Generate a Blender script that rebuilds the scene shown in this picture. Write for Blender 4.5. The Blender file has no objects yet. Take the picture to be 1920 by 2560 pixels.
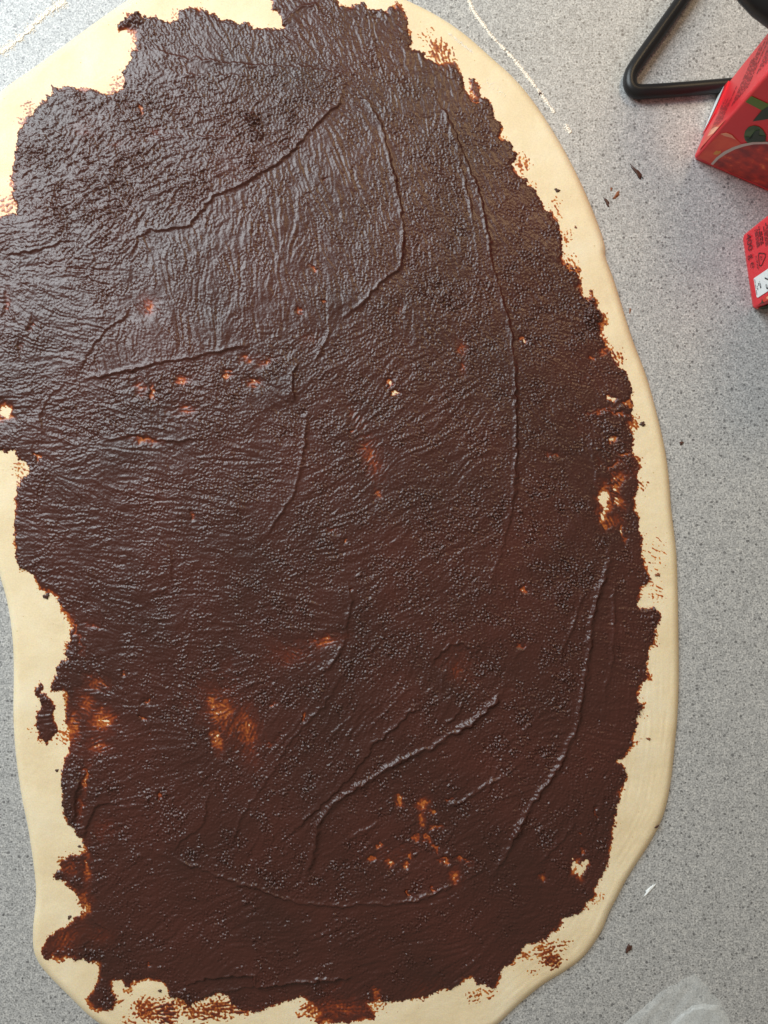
import bpy, bmesh, math, random
import numpy as np
from mathutils import Vector, Matrix

sc = bpy.context.scene
C = sc.collection
rnd = random.Random(7)
RS = np.random.RandomState(11)

# ------------------------------------------------------------------ scale and camera
S = 0.58 / 1920.0            # metres on the worktop per photograph pixel
D = 0.5815                   # camera height above the worktop

cam_d = bpy.data.cameras.new('camera')
cam = bpy.data.objects.new('camera', cam_d)
C.objects.link(cam)
cam.location = (0, 0, D)
cam.rotation_euler = (0, 0, 0)
cam_d.sensor_fit = 'VERTICAL'
cam_d.sensor_height = 24.0
cam_d.lens = 24.0 * D / (2560 * S)
cam_d.clip_start = 0.01
cam_d.clip_end = 50
sc.camera = cam

# ------------------------------------------------------------------ light
w = bpy.data.worlds.new('World')
sc.world = w
w.use_nodes = True
bg = w.node_tree.nodes['Background']
bg.inputs[0].default_value = (1.0, 0.87, 0.70, 1)
bg.inputs[1].default_value = 0.28


def area(name, loc, target, sx, sy, power, col):
    l = bpy.data.lights.new(name, 'AREA')
    l.shape = 'RECTANGLE'
    l.size = sx
    l.size_y = sy
    l.energy = power
    l.color = col
    o = bpy.data.objects.new(name, l)
    C.objects.link(o)
    o.location = loc
    d = Vector(target) - Vector(loc)
    o.rotation_euler = d.to_track_quat('-Z', 'Y').to_euler()
    return o


area('window_light', (-0.86, 0.88, 1.00), (0.0, 0.0, 0.0), 1.05, 0.90, 33.0, (0.86, 0.955, 1.0))
area('kitchen_lamp', (0.45, 0.95, 1.05), (0.15, 0.25, 0.0), 0.35, 0.35, 5.0, (1.0, 0.72, 0.40))

sc.view_settings.view_transform = 'Standard'
sc.view_settings.look = 'None'
sc.view_settings.exposure = 0.0
sc.view_settings.gamma = 1.0

# ------------------------------------------------------------------ helpers
CROP = {'O': (0, 0, 1920 / 1659.0)}
for k, (a, b) in {'A': (0, 0), 'B': (0, 640), 'J': (0, 1280), 'I': (0, 1920), 'X': (640, 0), 'K': (640, 640),
                  'L': (640, 1280), 'H': (640, 1920), 'E': (1280, 640), 'F': (1280, 1280), 'G': (1280, 1920)}.items():
    CROP[k] = (a, b, 640 / 1659.0)
CROP['Q'] = (1200, 300, 400 / 1659.0)
CROP['T'] = (1480, 0, 440 / 1659.0)
CROP['U'] = (1480, 400, 440 / 1659.0)
CROP['V'] = (1700, 80, 220 / 1217.0)
CROP['W'] = (1820, 510, 100 / 763.0)
CROP['Z'] = (1540, 2400, 320 / 1659.0)
CROP['S'] = (0, 0, 1.0)


def px(c, *pts):
    a, b, s = CROP[c]
    return [(a + x * s, b + y * s) for x, y in pts]


def wpos(p, z=0.0):
    f = (1 - z / D) * S
    return Vector(((p[0] - 960) * f, (1280 - p[1]) * f, z))


def tag(o, label=None, cat=None, group=None, kind=None):
    if label: o['label'] = label
    if cat: o['category'] = cat
    if group: o['group'] = group
    if kind: o['kind'] = kind
    return o


def link(name, me, mat=None, parent=None):
    o = bpy.data.objects.new(name, me)
    C.objects.link(o)
    if mat is not None:
        me.materials.append(mat)
    if parent is not None:
        o.parent = parent
    return o


def empty(name, loc=(0, 0, 0), rz=0.0):
    o = bpy.data.objects.new(name, None)
    C.objects.link(o)
    o.location = loc
    o.rotation_euler = (0, 0, rz)
    o.empty_display_size = 0.02
    return o


def quadmesh(name, co, quads, smooth=True):
    me = bpy.data.meshes.new(name)
    n = len(quads)
    me.vertices.add(len(co))
    me.vertices.foreach_set('co', np.ascontiguousarray(co, dtype=np.float32).ravel())
    me.loops.add(n * 4)
    me.loops.foreach_set('vertex_index', np.ascontiguousarray(quads, dtype=np.int32).ravel())
    me.polygons.add(n)
    me.polygons.foreach_set('loop_start', np.arange(0, n * 4, 4, dtype=np.int32))
    me.polygons.foreach_set('use_smooth', np.full(n, smooth, dtype=bool))
    me.update(calc_edges=True)
    me.validate()
    return me


def bm_mesh(name, bm, smooth=True):
    bmesh.ops.recalc_face_normals(bm, faces=bm.faces)
    me = bpy.data.meshes.new(name)
    bm.to_mesh(me)
    bm.free()
    if smooth:
        me.polygons.foreach_set('use_smooth', np.full(len(me.polygons), True, dtype=bool))
    return me


# ------------------------------------------------------------------ materials
def mat_base(name, col, rough=0.5, **kw):
    m = bpy.data.materials.new(name)
    m.use_nodes = True
    b = m.node_tree.nodes['Principled BSDF']
    b.inputs['Base Color'].default_value = (*col, 1)
    b.inputs['Roughness'].default_value = rough
    for k, v in kw.items():
        b.inputs[k.replace('_', ' ')].default_value = v
    return m, m.node_tree, b


def nd(nt, t, **kw):
    n = nt.nodes.new(t)
    for k, v in kw.items():
        if hasattr(n, k) and k not in n.inputs:
            setattr(n, k, v)
        else:
            n.inputs[k].default_value = v
    return n


def ramp(nt, stops, interp='LINEAR'):
    r = nt.nodes.new('ShaderNodeValToRGB')
    e = r.color_ramp
    e.interpolation = interp
    while len(e.elements) < len(stops):
        e.elements.new(0.5)
    for el, (p, c) in zip(e.elements, stops):
        el.position = p
        el.color = (*c, 1) if len(c) == 3 else c
    return r


def mixc(nt, a, b, fac, mode='MIX'):
    m = nt.nodes.new('ShaderNodeMix')
    m.data_type = 'RGBA'
    m.blend_type = mode
    for sock, v in ((6, a), (7, b), (0, fac)):
        if hasattr(v, 'links'):
            nt.links.new(v, m.inputs[sock])
        elif isinstance(v, tuple):
            m.inputs[sock].default_value = (*v, 1)
        else:
            m.inputs[sock].default_value = v
    return m.outputs[2]


def bumpnode(nt, bsdf, height, strength, dist):
    b = nt.nodes.new('ShaderNodeBump')
    b.inputs['Strength'].default_value = strength
    b.inputs['Distance'].default_value = dist
    nt.links.new(height, b.inputs['Height'])
    nt.links.new(b.outputs[0], bsdf.inputs['Normal'])


def noise_red(name, c0, c1, scale, rough, c2=None):
    m, nt, b = mat_base(name, c0, rough)
    tc = nd(nt, 'ShaderNodeTexCoord')
    n = nd(nt, 'ShaderNodeTexNoise', Scale=scale, Detail=4.0)
    nt.links.new(tc.outputs['Object'], n.inputs['Vector'])
    st = [(0.35, c0), (0.62, c1)]
    if c2: st.append((0.72, c2))
    r = ramp(nt, st)
    nt.links.new(n.outputs[0], r.inputs[0])
    nt.links.new(r.outputs[0], b.inputs['Base Color'])
    return m


# worktop: grey speckled laminate
M_top, nt, b = mat_base('speckled_laminate', (0.4, 0.4, 0.39), 0.42)
tc = nd(nt, 'ShaderNodeTexCoord')
n0 = nd(nt, 'ShaderNodeTexNoise', Scale=260.0, Detail=2.0)
nt.links.new(tc.outputs['Object'], n0.inputs['Vector'])
n1 = nd(nt, 'ShaderNodeTexNoise', Scale=760.0, Detail=3.0, Roughness=0.65)
nt.links.new(tc.outputs['Object'], n1.inputs['Vector'])
r1 = ramp(nt, [(0.35, (0.17, 0.17, 0.17)), (0.45, (0.34, 0.345, 0.345)), (0.56, (0.44, 0.445, 0.445)), (0.68, (0.58, 0.58, 0.575))])
nt.links.new(n1.outputs[0], r1.inputs[0])
vn = nd(nt, 'ShaderNodeVectorMath', operation='MULTIPLY_ADD')
nt.links.new(n0.outputs[1], vn.inputs[0])
vn.inputs[1].default_value = (0.0022, 0.0022, 0.0022)
nt.links.new(tc.outputs['Object'], vn.inputs[2])
v1 = nd(nt, 'ShaderNodeTexVoronoi', Scale=340.0)
nt.links.new(vn.outputs[0], v1.inputs['Vector'])
sep = nd(nt, 'ShaderNodeSeparateColor')
nt.links.new(v1.outputs['Color'], sep.inputs[0])
gt = nd(nt, 'ShaderNodeMath', operation='GREATER_THAN')
gt.inputs[1].default_value = 0.60
nt.links.new(sep.outputs[0], gt.inputs[0])
rad = nd(nt, 'ShaderNodeMath', operation='MULTIPLY')
rad.inputs[1].default_value = 0.40
nt.links.new(sep.outputs[1], rad.inputs[0])
lt = nd(nt, 'ShaderNodeMath', operation='LESS_THAN')
nt.links.new(v1.outputs['Distance'], lt.inputs[0])
nt.links.new(rad.outputs[0], lt.inputs[1])
an = nd(nt, 'ShaderNodeMath', operation='MULTIPLY')
nt.links.new(gt.outputs[0], an.inputs[0])
nt.links.new(lt.outputs[0], an.inputs[1])
dk = nd(nt, 'ShaderNodeMath', operation='MULTIPLY')
dk.inputs[1].default_value = 0.7
nt.links.new(an.outputs[0], dk.inputs[0])
c = mixc(nt, r1.outputs[0], (0.085, 0.085, 0.09), dk.outputs[0])
v2 = nd(nt, 'ShaderNodeTexVoronoi', Scale=420.0)
nt.links.new(vn.outputs[0], v2.inputs['Vector'])
sep2 = nd(nt, 'ShaderNodeSeparateColor')
nt.links.new(v2.outputs['Color'], sep2.inputs[0])
rr = ramp(nt, [(0.0, (0.80, 0.80, 0.80)), (0.5, (1.0, 1.0, 1.0)), (1.0, (1.18, 1.17, 1.15))])
nt.links.new(sep2.outputs[2], rr.inputs[0])
c = mixc(nt, c, rr.outputs[0], 1.0, 'MULTIPLY')
nt.links.new(c, b.inputs['Base Color'])
bumpnode(nt, b, n1.outputs[0], 0.10, 0.0002)

# dough
M_dough, nt, b = mat_base('raw_dough', (0.74, 0.57, 0.33), 0.55)
b.inputs['Subsurface Weight'].default_value = 0.12
b.inputs['Subsurface Radius'].default_value = (0.004, 0.0025, 0.001)
b.inputs['Specular IOR Level'].default_value = 0.3
tc = nd(nt, 'ShaderNodeTexCoord')
n1 = nd(nt, 'ShaderNodeTexNoise', Scale=28.0, Detail=5.0)
nt.links.new(tc.outputs['Object'], n1.inputs['Vector'])
r1 = ramp(nt, [(0.3, (0.745, 0.61, 0.395)), (0.5, (0.79, 0.665, 0.445)), (0.72, (0.82, 0.72, 0.52))])
nt.links.new(n1.outputs[0], r1.inputs[0])
n2 = nd(nt, 'ShaderNodeTexNoise', Scale=900.0, Detail=3.0)
nt.links.new(tc.outputs['Object'], n2.inputs['Vector'])
r2 = ramp(nt, [(0.3, (0.93, 0.92, 0.90)), (0.7, (1.04, 1.04, 1.05))])
nt.links.new(n2.outputs[0], r2.inputs[0])
c = mixc(nt, r1.outputs[0], r2.outputs[0], 1.0, 'MULTIPLY')
v1 = nd(nt, 'ShaderNodeTexVoronoi', Scale=110.0)
nt.links.new(tc.outputs['Object'], v1.inputs['Vector'])
sp = ramp(nt, [(0.035, (1, 1, 1)), (0.07, (0, 0, 0))])
nt.links.new(v1.outputs['Distance'], sp.inputs[0])
c = mixc(nt, c, (0.60, 0.44, 0.22), sp.outputs[0])
nt.links.new(c, b.inputs['Base Color'])
bumpnode(nt, b, n2.outputs[0], 0.22, 0.0004)

# chocolate: colour follows how thick the layer is
M_choc, nt, b = mat_base('chocolate_paste', (0.03, 0.012, 0.008), 0.30)
at = nd(nt, 'ShaderNodeAttribute')
at.attribute_name = 'thickness'
tc = nd(nt, 'ShaderNodeTexCoord')
r = ramp(nt, [(0.0, (0.60, 0.36, 0.13)), (0.06, (0.46, 0.155, 0.030)), (0.13, (0.30, 0.066, 0.013)),
              (0.25, (0.17, 0.030, 0.009)), (0.45, (0.080, 0.0175, 0.0095)), (0.85, (0.052, 0.0150, 0.0102))])
nt.links.new(at.outputs['Fac'], r.inputs[0])
n1 = nd(nt, 'ShaderNodeTexNoise', Scale=700.0, Detail=4.0, Roughness=0.6)
nt.links.new(tc.outputs['Object'], n1.inputs['Vector'])
n3 = nd(nt, 'ShaderNodeTexNoise', Scale=14.0, Detail=4.0)
nt.links.new(tc.outputs['Object'], n3.inputs['Vector'])
rv = ramp(nt, [(0.3, (0.8, 0.85, 0.85)), (0.7, (1.25, 1.12, 1.1))])
nt.links.new(n3.outputs[0], rv.inputs[0])
c = mixc(nt, r.outputs[0], rv.outputs[0], 1.0, 'MULTIPLY')
nt.links.new(c, b.inputs['Base Color'])
rr = ramp(nt, [(0.3, (0.27,) * 3), (0.7, (0.41,) * 3)])
nt.links.new(n1.outputs[0], rr.inputs[0])
nt.links.new(rr.outputs[0], b.inputs['Roughness'])
bumpnode(nt, b, n1.outputs[0], 0.30, 0.0005)

M_crumb, nt, b = mat_base('chocolate_crumb_paste', (0.06, 0.022, 0.014), 0.45)
M_crumb2, nt, b = mat_base('thin_chocolate', (0.22, 0.07, 0.025), 0.45)
M_black, nt, b = mat_base('black_coated_metal', (0.010, 0.010, 0.011), 0.36, Specular_IOR_Level=0.35)
tc = nd(nt, 'ShaderNodeTexCoord')
n1 = nd(nt, 'ShaderNodeTexNoise', Scale=600.0, Detail=3.0)
nt.links.new(tc.outputs['Object'], n1.inputs['Vector'])
sp = ramp(nt, [(0.72, (0.011, 0.011, 0.012)), (0.78, (0.16, 0.16, 0.17))])
nt.links.new(n1.outputs[0], sp.inputs[0])
nt.links.new(sp.outputs[0], b.inputs['Base Color'])
bumpnode(nt, b, n1.outputs[0], 0.1, 0.0002)
M_flour, nt, b = mat_base('flour_white', (0.86, 0.80, 0.70), 0.9)
M_red = noise_red('carton_red', (0.66, 0.020, 0.030), (0.74, 0.026, 0.038), 30, 0.36)
M_pulp = noise_red('print_tomato_pulp', (0.22, 0.010, 0.008), (0.52, 0.035, 0.012), 130, 0.33, (0.70, 0.22, 0.06))
M_tom = noise_red('print_tomato', (0.62, 0.035, 0.02), (0.74, 0.09, 0.035), 70, 0.33)
M_green, _, _ = mat_base('print_ribbon_green', (0.09, 0.20, 0.012), 0.35)
M_leaf = noise_red('print_leaf_green', (0.018, 0.065, 0.016), (0.06, 0.14, 0.04), 120, 0.35)
M_dleaf, _, _ = mat_base('print_dark_leaf', (0.008, 0.035, 0.012), 0.35)
M_white, _, _ = mat_base('print_white', (0.80, 0.83, 0.84), 0.4)
M_grey, _, _ = mat_base('print_plate_grey', (0.55, 0.52, 0.49), 0.35)
M_pale, _, _ = mat_base('print_pale_orange', (0.82, 0.36, 0.22), 0.35)
M_ink, _, _ = mat_base('print_dark_ink', (0.10, 0.004, 0.008), 0.5)
M_line, _, _ = mat_base('print_text_red', (0.20, 0.004, 0.012), 0.5)
M_blk, _, _ = mat_base('print_black', (0.03, 0.035, 0.04), 0.5)
M_gold, _, _ = mat_base('print_gold', (0.65, 0.30, 0.05), 0.4)

M_film = bpy.data.materials.new('clear_plastic_film')
M_film.use_nodes = True
nt = M_film.node_tree
b = nt.nodes['Principled BSDF']
b.inputs['Base Color'].default_value = (0.90, 0.95, 0.96, 1)
b.inputs['Roughness'].default_value = 0.25
out = nt.nodes['Material Output']
tr = nd(nt, 'ShaderNodeBsdfTransparent')
mx = nd(nt, 'ShaderNodeMixShader')
tc = nd(nt, 'ShaderNodeTexCoord')
n1 = nd(nt, 'ShaderNodeTexNoise', Scale=60.0, Detail=4.0)
nt.links.new(tc.outputs['Object'], n1.inputs['Vector'])
r1 = ramp(nt, [(0.3, (0.15,) * 3), (0.7, (0.32,) * 3)])
nt.links.new(n1.outputs[0], r1.inputs[0])
nt.links.new(r1.outputs[0], mx.inputs[0])
nt.links.new(tr.outputs[0], mx.inputs[1])
nt.links.new(b.outputs[0], mx.inputs[2])
nt.links.new(mx.outputs[0], out.inputs['Surface'])

# ------------------------------------------------------------------ worktop
bm = bmesh.new()
bmesh.ops.create_cube(bm, size=1.0)
bmesh.ops.scale(bm, vec=(1.3, 1.5, 0.03), verts=bm.verts)
bmesh.ops.translate(bm, vec=(0, 0, -0.015), verts=bm.verts)
top = link('worktop', bm_mesh('worktop', bm, False), M_top)
tag(top, 'grey speckled laminate worktop under the dough', 'worktop', kind='structure')

# ------------------------------------------------------------------ raster fields (photograph pixels, step 2)
G0x, G0y, STEP = -130.0, -150.0, 2.0
NX, NY = 950, 1430
gx = G0x + STEP * np.arange(NX)
gy = G0y + STEP * np.arange(NY)
XX, YY = np.meshgrid(gx, gy)
XX = XX.astype(np.float32)
YY = YY.astype(np.float32)

fxx = np.fft.rfftfreq(NX)[None, :]
fyy = np.fft.fftfreq(NY)[:, None]
FR = np.sqrt(fxx ** 2 + fyy ** 2)


def noise(wl, bw=0.5):
    """band noise of wavelength wl (photo pixels), unit deviation"""
    f0 = STEP / wl
    g = np.fft.rfft2(RS.standard_normal((NY, NX)))
    filt = np.exp(-((FR - f0) / (bw * f0)) ** 2)
    r = np.fft.irfft2(g * filt, s=(NY, NX))
    return (r / r.std()).astype(np.float32)


def lown(wl):
    f0 = STEP / wl
    g = np.fft.rfft2(RS.standard_normal((NY, NX)))
    r = np.fft.irfft2(g * np.exp(-(FR / f0) ** 2), s=(NY, NX))
    return (r / r.std()).astype(np.float32)


def sample(F, X, Y):
    i = np.clip((X - G0x) / STEP, 0, NX - 1.001)
    j = np.clip((Y - G0y) / STEP, 0, NY - 1.001)
    i0 = i.astype(np.int32)
    j0 = j.astype(np.int32)
    a = i - i0
    c = j - j0
    return (F[j0, i0] * (1 - a) * (1 - c) + F[j0, i0 + 1] * a * (1 - c) + F[j0 + 1, i0] * (1 - a) * c + F[j0 + 1, i0 + 1] * a * c).astype(np.float32)


def inside(poly):
    p = np.array(poly)
    q = np.roll(p, -1, axis=0)
    m = np.zeros((NY, NX), bool)
    for (x0, y0), (x1, y1) in zip(p, q):
        if y0 == y1: continue
        ya, yb = min(y0, y1), max(y0, y1)
        rows = np.where((gy >= ya) & (gy < yb))[0]
        if len(rows) == 0: continue
        xi = x0 + (gy[rows] - y0) * (x1 - x0) / (y1 - y0)
        m[rows] ^= gx[None, :] > xi[:, None]
    return m


def polydist(pts, closed, R):
    """distance, side sign, arclength to a polyline, limited to R"""
    p = np.array(pts, float)
    if closed: p = np.vstack([p, p[:1]])
    dist = np.full((NY, NX), R, np.float32)
    side = np.zeros((NY, NX), np.float32)
    arc = np.zeros((NY, NX), np.float32)
    acc = 0.0
    for (x0, y0), (x1, y1) in zip(p[:-1], p[1:]):
        L = math.hypot(x1 - x0, y1 - y0)
        if L < 1e-6: continue
        i0 = max(0, int((min(x0, x1) - R - G0x) / STEP)); i1 = min(NX, int((max(x0, x1) + R - G0x) / STEP) + 2)
        j0 = max(0, int((min(y0, y1) - R - G0y) / STEP)); j1 = min(NY, int((max(y0, y1) + R - G0y) / STEP) + 2)
        if i1 > i0 and j1 > j0:
            X = XX[j0:j1, i0:i1] - x0
            Y = YY[j0:j1, i0:i1] - y0
            ux, uy = (x1 - x0) / L, (y1 - y0) / L
            t = np.clip(X * ux + Y * uy, 0, L)
            d = np.hypot(X - t * ux, Y - t * uy)
            cr = X * uy - Y * ux
            sub = dist[j0:j1, i0:i1]
            m = d < sub
            sub[m] = d[m]
            side[j0:j1, i0:i1][m] = np.sign(cr)[m]
            arc[j0:j1, i0:i1][m] = (acc + t)[m]
        acc += L
    return dist, side, arc, acc


def sdf(poly, R):
    d, _, _, _ = polydist(poly, True, R)
    return np.where(inside(poly), d, -d).astype(np.float32)


def smooth_closed(p, n=2):
    p = np.array(p, float)
    for _ in range(n):
        q = np.roll(p, -1, axis=0)
        p = np.stack([0.75 * p + 0.25 * q, 0.25 * p + 0.75 * q], 1).reshape(-1, 2)
    return p


def sstep(a, b, x):
    t = np.clip((x - a) / (b - a), 0, 1)
    return t * t * (3 - 2 * t)


# ---- outlines traced from the photograph
dough_poly = (px('A', (0, 590), (220, 440), (450, 270), (640, 130), (740, 60), (830, 0)) + [(370, -28), (470, -70), (620, -95), (760, -95), (900, -60), (970, -25)] +
              px('X', (970, 0), (1100, 60), (1240, 140), (1390, 250), (1530, 380), (1659, 490)) +
              px('O', (1150, 215), (1190, 275), (1225, 335), (1255, 395), (1283, 460), (1308, 530)) +
              px('E', (600, 0), (640, 100), (690, 250), (740, 420), (790, 570), (850, 720), (890, 840), (930, 990), (970, 1150), (1003, 1320), (1020, 1480), (1030, 1640)) +
              px('F', (1050, 130), (1068, 300), (1075, 600), (1080, 900), (1080, 1150), (1070, 1350), (1055, 1500)) +
              px('G', (1040, 0), (1020, 150), (985, 300), (930, 420), (860, 540), (790, 640), (730, 740), (680, 840), (630, 930), (590, 1040), (530, 1140), (450, 1240), (340, 1320), (200, 1400), (90, 1490), (0, 1570)) +
              [(1230, 2575), (1120, 2625), (950, 2655), (760, 2665), (560, 2655), (400, 2625), (300, 2590)] +
              px('I', (620, 1640), (560, 1590), (490, 1520), (400, 1430), (320, 1350), (260, 1280), (220, 1200), (212, 1120), (215, 1010), (230, 900), (235, 780), (220, 640), (200, 500), (180, 370), (150, 240), (130, 120)) +
              px('J', (113, 1659), (95, 1500), (85, 1300), (90, 1100), (88, 900), (75, 750), (55, 620), (35, 530), (10, 450)) +
              [(0, 1438), (-30, 1330), (-62, 1150), (-80, 950), (-85, 700), (-75, 500), (-50, 340), (-25, 262)])
dough_poly = smooth_closed(dough_poly, 2)

choc_poly = (px('A', (-190, 1450), (-60, 1400), (0, 1400), (60, 1385), (105, 1390), (110, 1340), (95, 1290), (70, 1250), (85, 1240), (80, 1180), (65, 1130), (80, 1120), (80, 1080), (95, 1010), (105, 960), (110, 900), (105, 860), (130, 820), (170, 790), (185, 750), (215, 735), (235, 700), (260, 680), (265, 640), (290, 650), (300, 620), (335, 610), (345, 580), (325, 552), (375, 570), (440, 555), (500, 575), (560, 572), (610, 572), (650, 600), (690, 615), (740, 600), (790, 580), (800, 520), (795, 450), (830, 420), (840, 340), (880, 310), (880, 250), (870, 210), (835, 185), (800, 190), (770, 205), (755, 150), (800, 125), (830, 115), (815, 75), (850, 85), (890, 72), (920, 100), (975, 115), (1000, 110), (1050, 125), (1100, 145), (1150, 120), (1155, 80), (1190, 50), (1235, 38), (1290, 50), (1340, 65), (1380, 90), (1440, 120), (1500, 130), (1560, 150), (1610, 145), (1640, 180)) +
             px('X', (60, 178), (110, 180), (180, 185), (170, 130), (150, 80), (100, 60), (110, 30), (90, 0), (80, -40), (300, -90), (520, -60), (540, 30), (600, 40), (640, 25), (700, 10), (720, 15), (715, 40), (740, 55), (790, 60), (820, 55), (850, 75), (870, 40), (900, 40), (910, 5), (940, 30), (960, 70), (975, 110), (985, 150), (980, 190), (1000, 230), (1005, 265), (995, 290), (1010, 320), (1040, 325), (1090, 335), (1110, 380), (1180, 405), (1260, 400), (1290, 390), (1310, 420), (1330, 470), (1340, 510), (1350, 560), (1370, 600), (1400, 625), (1440, 622), (1500, 640), (1515, 660), (1530, 700), (1550, 750), (1580, 790), (1600, 840), (1580, 890), (1620, 905)) +
             px('Q', (330, 240), (340, 300), (390, 330), (370, 380), (330, 440), (360, 520), (400, 560), (470, 590), (500, 660), (560, 710), (610, 780), (650, 880), (680, 930), (740, 950), (790, 1020), (820, 1110), (855, 1190), (850, 1290), (860, 1400), (870, 1480), (900, 1510), (940, 1560), (990, 1530), (1030, 1600), (1050, 1640)) +
             px('E', (335, 30), (360, 75), (410, 75), (440, 100), (440, 140), (460, 180), (445, 200), (465, 250), (490, 290), (505, 260), (505, 215), (525, 215), (530, 250), (550, 290), (560, 340), (590, 370), (615, 380), (600, 400), (610, 430), (575, 440), (575, 500), (595, 520), (605, 570), (610, 600), (640, 610), (650, 650), (680, 680), (700, 720), (735, 735), (750, 780), (770, 830), (780, 880), (780, 950), (785, 1010), (790, 1050), (775, 1120), (780, 1150), (790, 1190), (780, 1250), (800, 1300), (820, 1330), (820, 1390), (815, 1450), (820, 1500), (800, 1540), (805, 1600), (800, 1650)) +
             px('F', (815, 20), (825, 60), (830, 130), (855, 170), (840, 200), (845, 290), (850, 350), (870, 370), (885, 410), (900, 435), (870, 470), (835, 485), (825, 540), (815, 600), (830, 630), (880, 625), (920, 615), (945, 640), (965, 670), (955, 720), (930, 760), (915, 850), (890, 860), (890, 900), (880, 960), (875, 1020), (885, 1070), (865, 1090), (840, 1140), (815, 1170), (810, 1210), (845, 1245), (840, 1280), (820, 1300), (815, 1380), (800, 1420), (780, 1450), (780, 1500), (745, 1560), (735, 1590), (690, 1600), (680, 1625), (720, 1640)) +
             px('G', (735, 0), (745, 40), (735, 100), (710, 150), (705, 200), (680, 260), (685, 290), (665, 320), (670, 390), (655, 430), (650, 490), (640, 550), (620, 610), (615, 640), (600, 680), (560, 740), (545, 780), (550, 830), (530, 850), (490, 875), (475, 920), (440, 945), (380, 960), (330, 985), (325, 1030), (300, 1050), (250, 1080), (235, 1110), (190, 1125), (140, 1140), (80, 1150), (60, 1190), (30, 1220)) +
             px('H', (1659, 1265), (1590, 1310), (1570, 1370), (1555, 1420), (1510, 1420), (1470, 1400), (1430, 1410), (1400, 1360), (1370, 1365), (1310, 1420), (1240, 1440), (1180, 1460), (1100, 1490), (1020, 1500), (940, 1520), (880, 1520), (840, 1525), (800, 1520), (720, 1535), (765, 1570), (775, 1620), (760, 1640), (690, 1645), (560, 1655), (380, 1655), (405, 1600), (360, 1530), (320, 1500), (290, 1480), (240, 1500), (150, 1530), (90, 1555), (40, 1580)) +
             px('I', (1640, 1590), (1560, 1570), (1500, 1540), (1480, 1480), (1400, 1470), (1330, 1500), (1250, 1530), (1230, 1560), (1180, 1500), (1090, 1490), (1080, 1430), (1050, 1400), (1000, 1375), (930, 1385), (880, 1395), (850, 1420), (820, 1430), (780, 1390), (730, 1385), (720, 1450), (750, 1500), (730, 1560), (690, 1580), (640, 1580), (590, 1560), (570, 1510), (570, 1480), (610, 1440), (640, 1350), (630, 1270), (560, 1250), (460, 1240), (380, 1250), (340, 1230), (310, 1245), (270, 1230), (265, 1200), (290, 1130), (310, 1100), (360, 1060), (420, 1030), (480, 980), (530, 955), (570, 935), (580, 900), (520, 895), (510, 860), (480, 810), (440, 760), (390, 735), (350, 725), (340, 700), (370, 670), (400, 660), (380, 620), (410, 600), (460, 570), (510, 560), (540, 540), (540, 500), (530, 460), (500, 440), (480, 400), (450, 370), (410, 330), (410, 260), (405, 170), (410, 130), (385, 70), (395, 30)) +
             px('J', (410, 1640), (425, 1580), (450, 1520), (440, 1480), (440, 1420), (420, 1370), (420, 1310), (430, 1270), (410, 1210), (400, 1170), (370, 1150), (330, 1165), (325, 1130), (350, 1090), (365, 1050), (360, 1020), (390, 975), (440, 950), (415, 930), (415, 905), (440, 890), (440, 860), (460, 840), (455, 790), (465, 760), (470, 710), (440, 680), (410, 630), (390, 590), (370, 550), (320, 520), (260, 505), (235, 450), (210, 410), (160, 380), (130, 370), (100, 320), (95, 270), (105, 230), (95, 160), (80, 150), (95, 100), (90, 50)) +
             px('B', (100, 1650), (100, 1590), (85, 1580), (110, 1540), (120, 1480), (150, 1440), (185, 1410), (185, 1370), (160, 1330), (120, 1320), (90, 1250), (40, 1270), (0, 1260), (-60, 1270), (-150, 1200)))
isle_poly = px('J', (250, 1105), (275, 1130), (270, 1180), (300, 1190), (325, 1220), (350, 1260), (350, 1330), (360, 1380), (385, 1440), (350, 1450), (320, 1480), (295, 1505), (270, 1490), (255, 1440), (225, 1380), (235, 1350), (230, 1290), (265, 1250), (250, 1210), (225, 1180), (230, 1140))
blob_poly = px('X', (1385, 510), (1415, 505), (1425, 530), (1450, 580), (1465, 625), (1430, 640), (1390, 600), (1400, 560))

# ridges: (points, lip mm, step mm, low-side dip).  The high side is to the left of travel seen in the photograph turned upright
RID = []


def ridge(pts, lip=0.35, step=0.35, dip=0.1, flip=False, wid=2.6):
    RID.append((pts[::-1] if flip else pts, lip, step, dip, wid))


ridge(px('X', (565, 490), (572, 560), (550, 670), (430, 770), (320, 890), (240, 980), (130, 1070), (0, 1145)) + px('A', (1530, 1220), (1390, 1270), (1320, 1360), (1250, 1430), (1230, 1470), (1080, 1490), (950, 1500), (890, 1550), (860, 1640)) + px('B', (830, 60), (820, 160)), 0.35, 0.55)
ridge(px('X', (670, 560), (720, 650), (790, 760), (830, 860), (860, 980), (900, 1160), (940, 1350), (960, 1500), (950, 1659)) + px('K', (940, 80), (860, 130), (800, 190), (700, 300), (600, 380), (550, 420), (480, 440)), 0.45, 0.5)
ridge(px('K', (490, 450), (470, 520), (430, 600), (370, 720)), 0.4, 0.1)
ridge(px('X', (1100, 460), (1160, 620), (1220, 720), (1290, 850), (1330, 960), (1380, 1080), (1440, 1230), (1480, 1400), (1520, 1600)) + px('O', (1062, 570), (1085, 640), (1105, 720), (1112, 800), (1115, 880), (1115, 960), (1112, 1040), (1105, 1110), (1090, 1170), (1075, 1220), (1060, 1270), (1045, 1320)), 0.45, 0.5)
ridge(px('X', (1200, 680), (1300, 930), (1320, 1040), (1390, 1330), (1420, 1500)), 0.35, 0.15)
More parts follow.
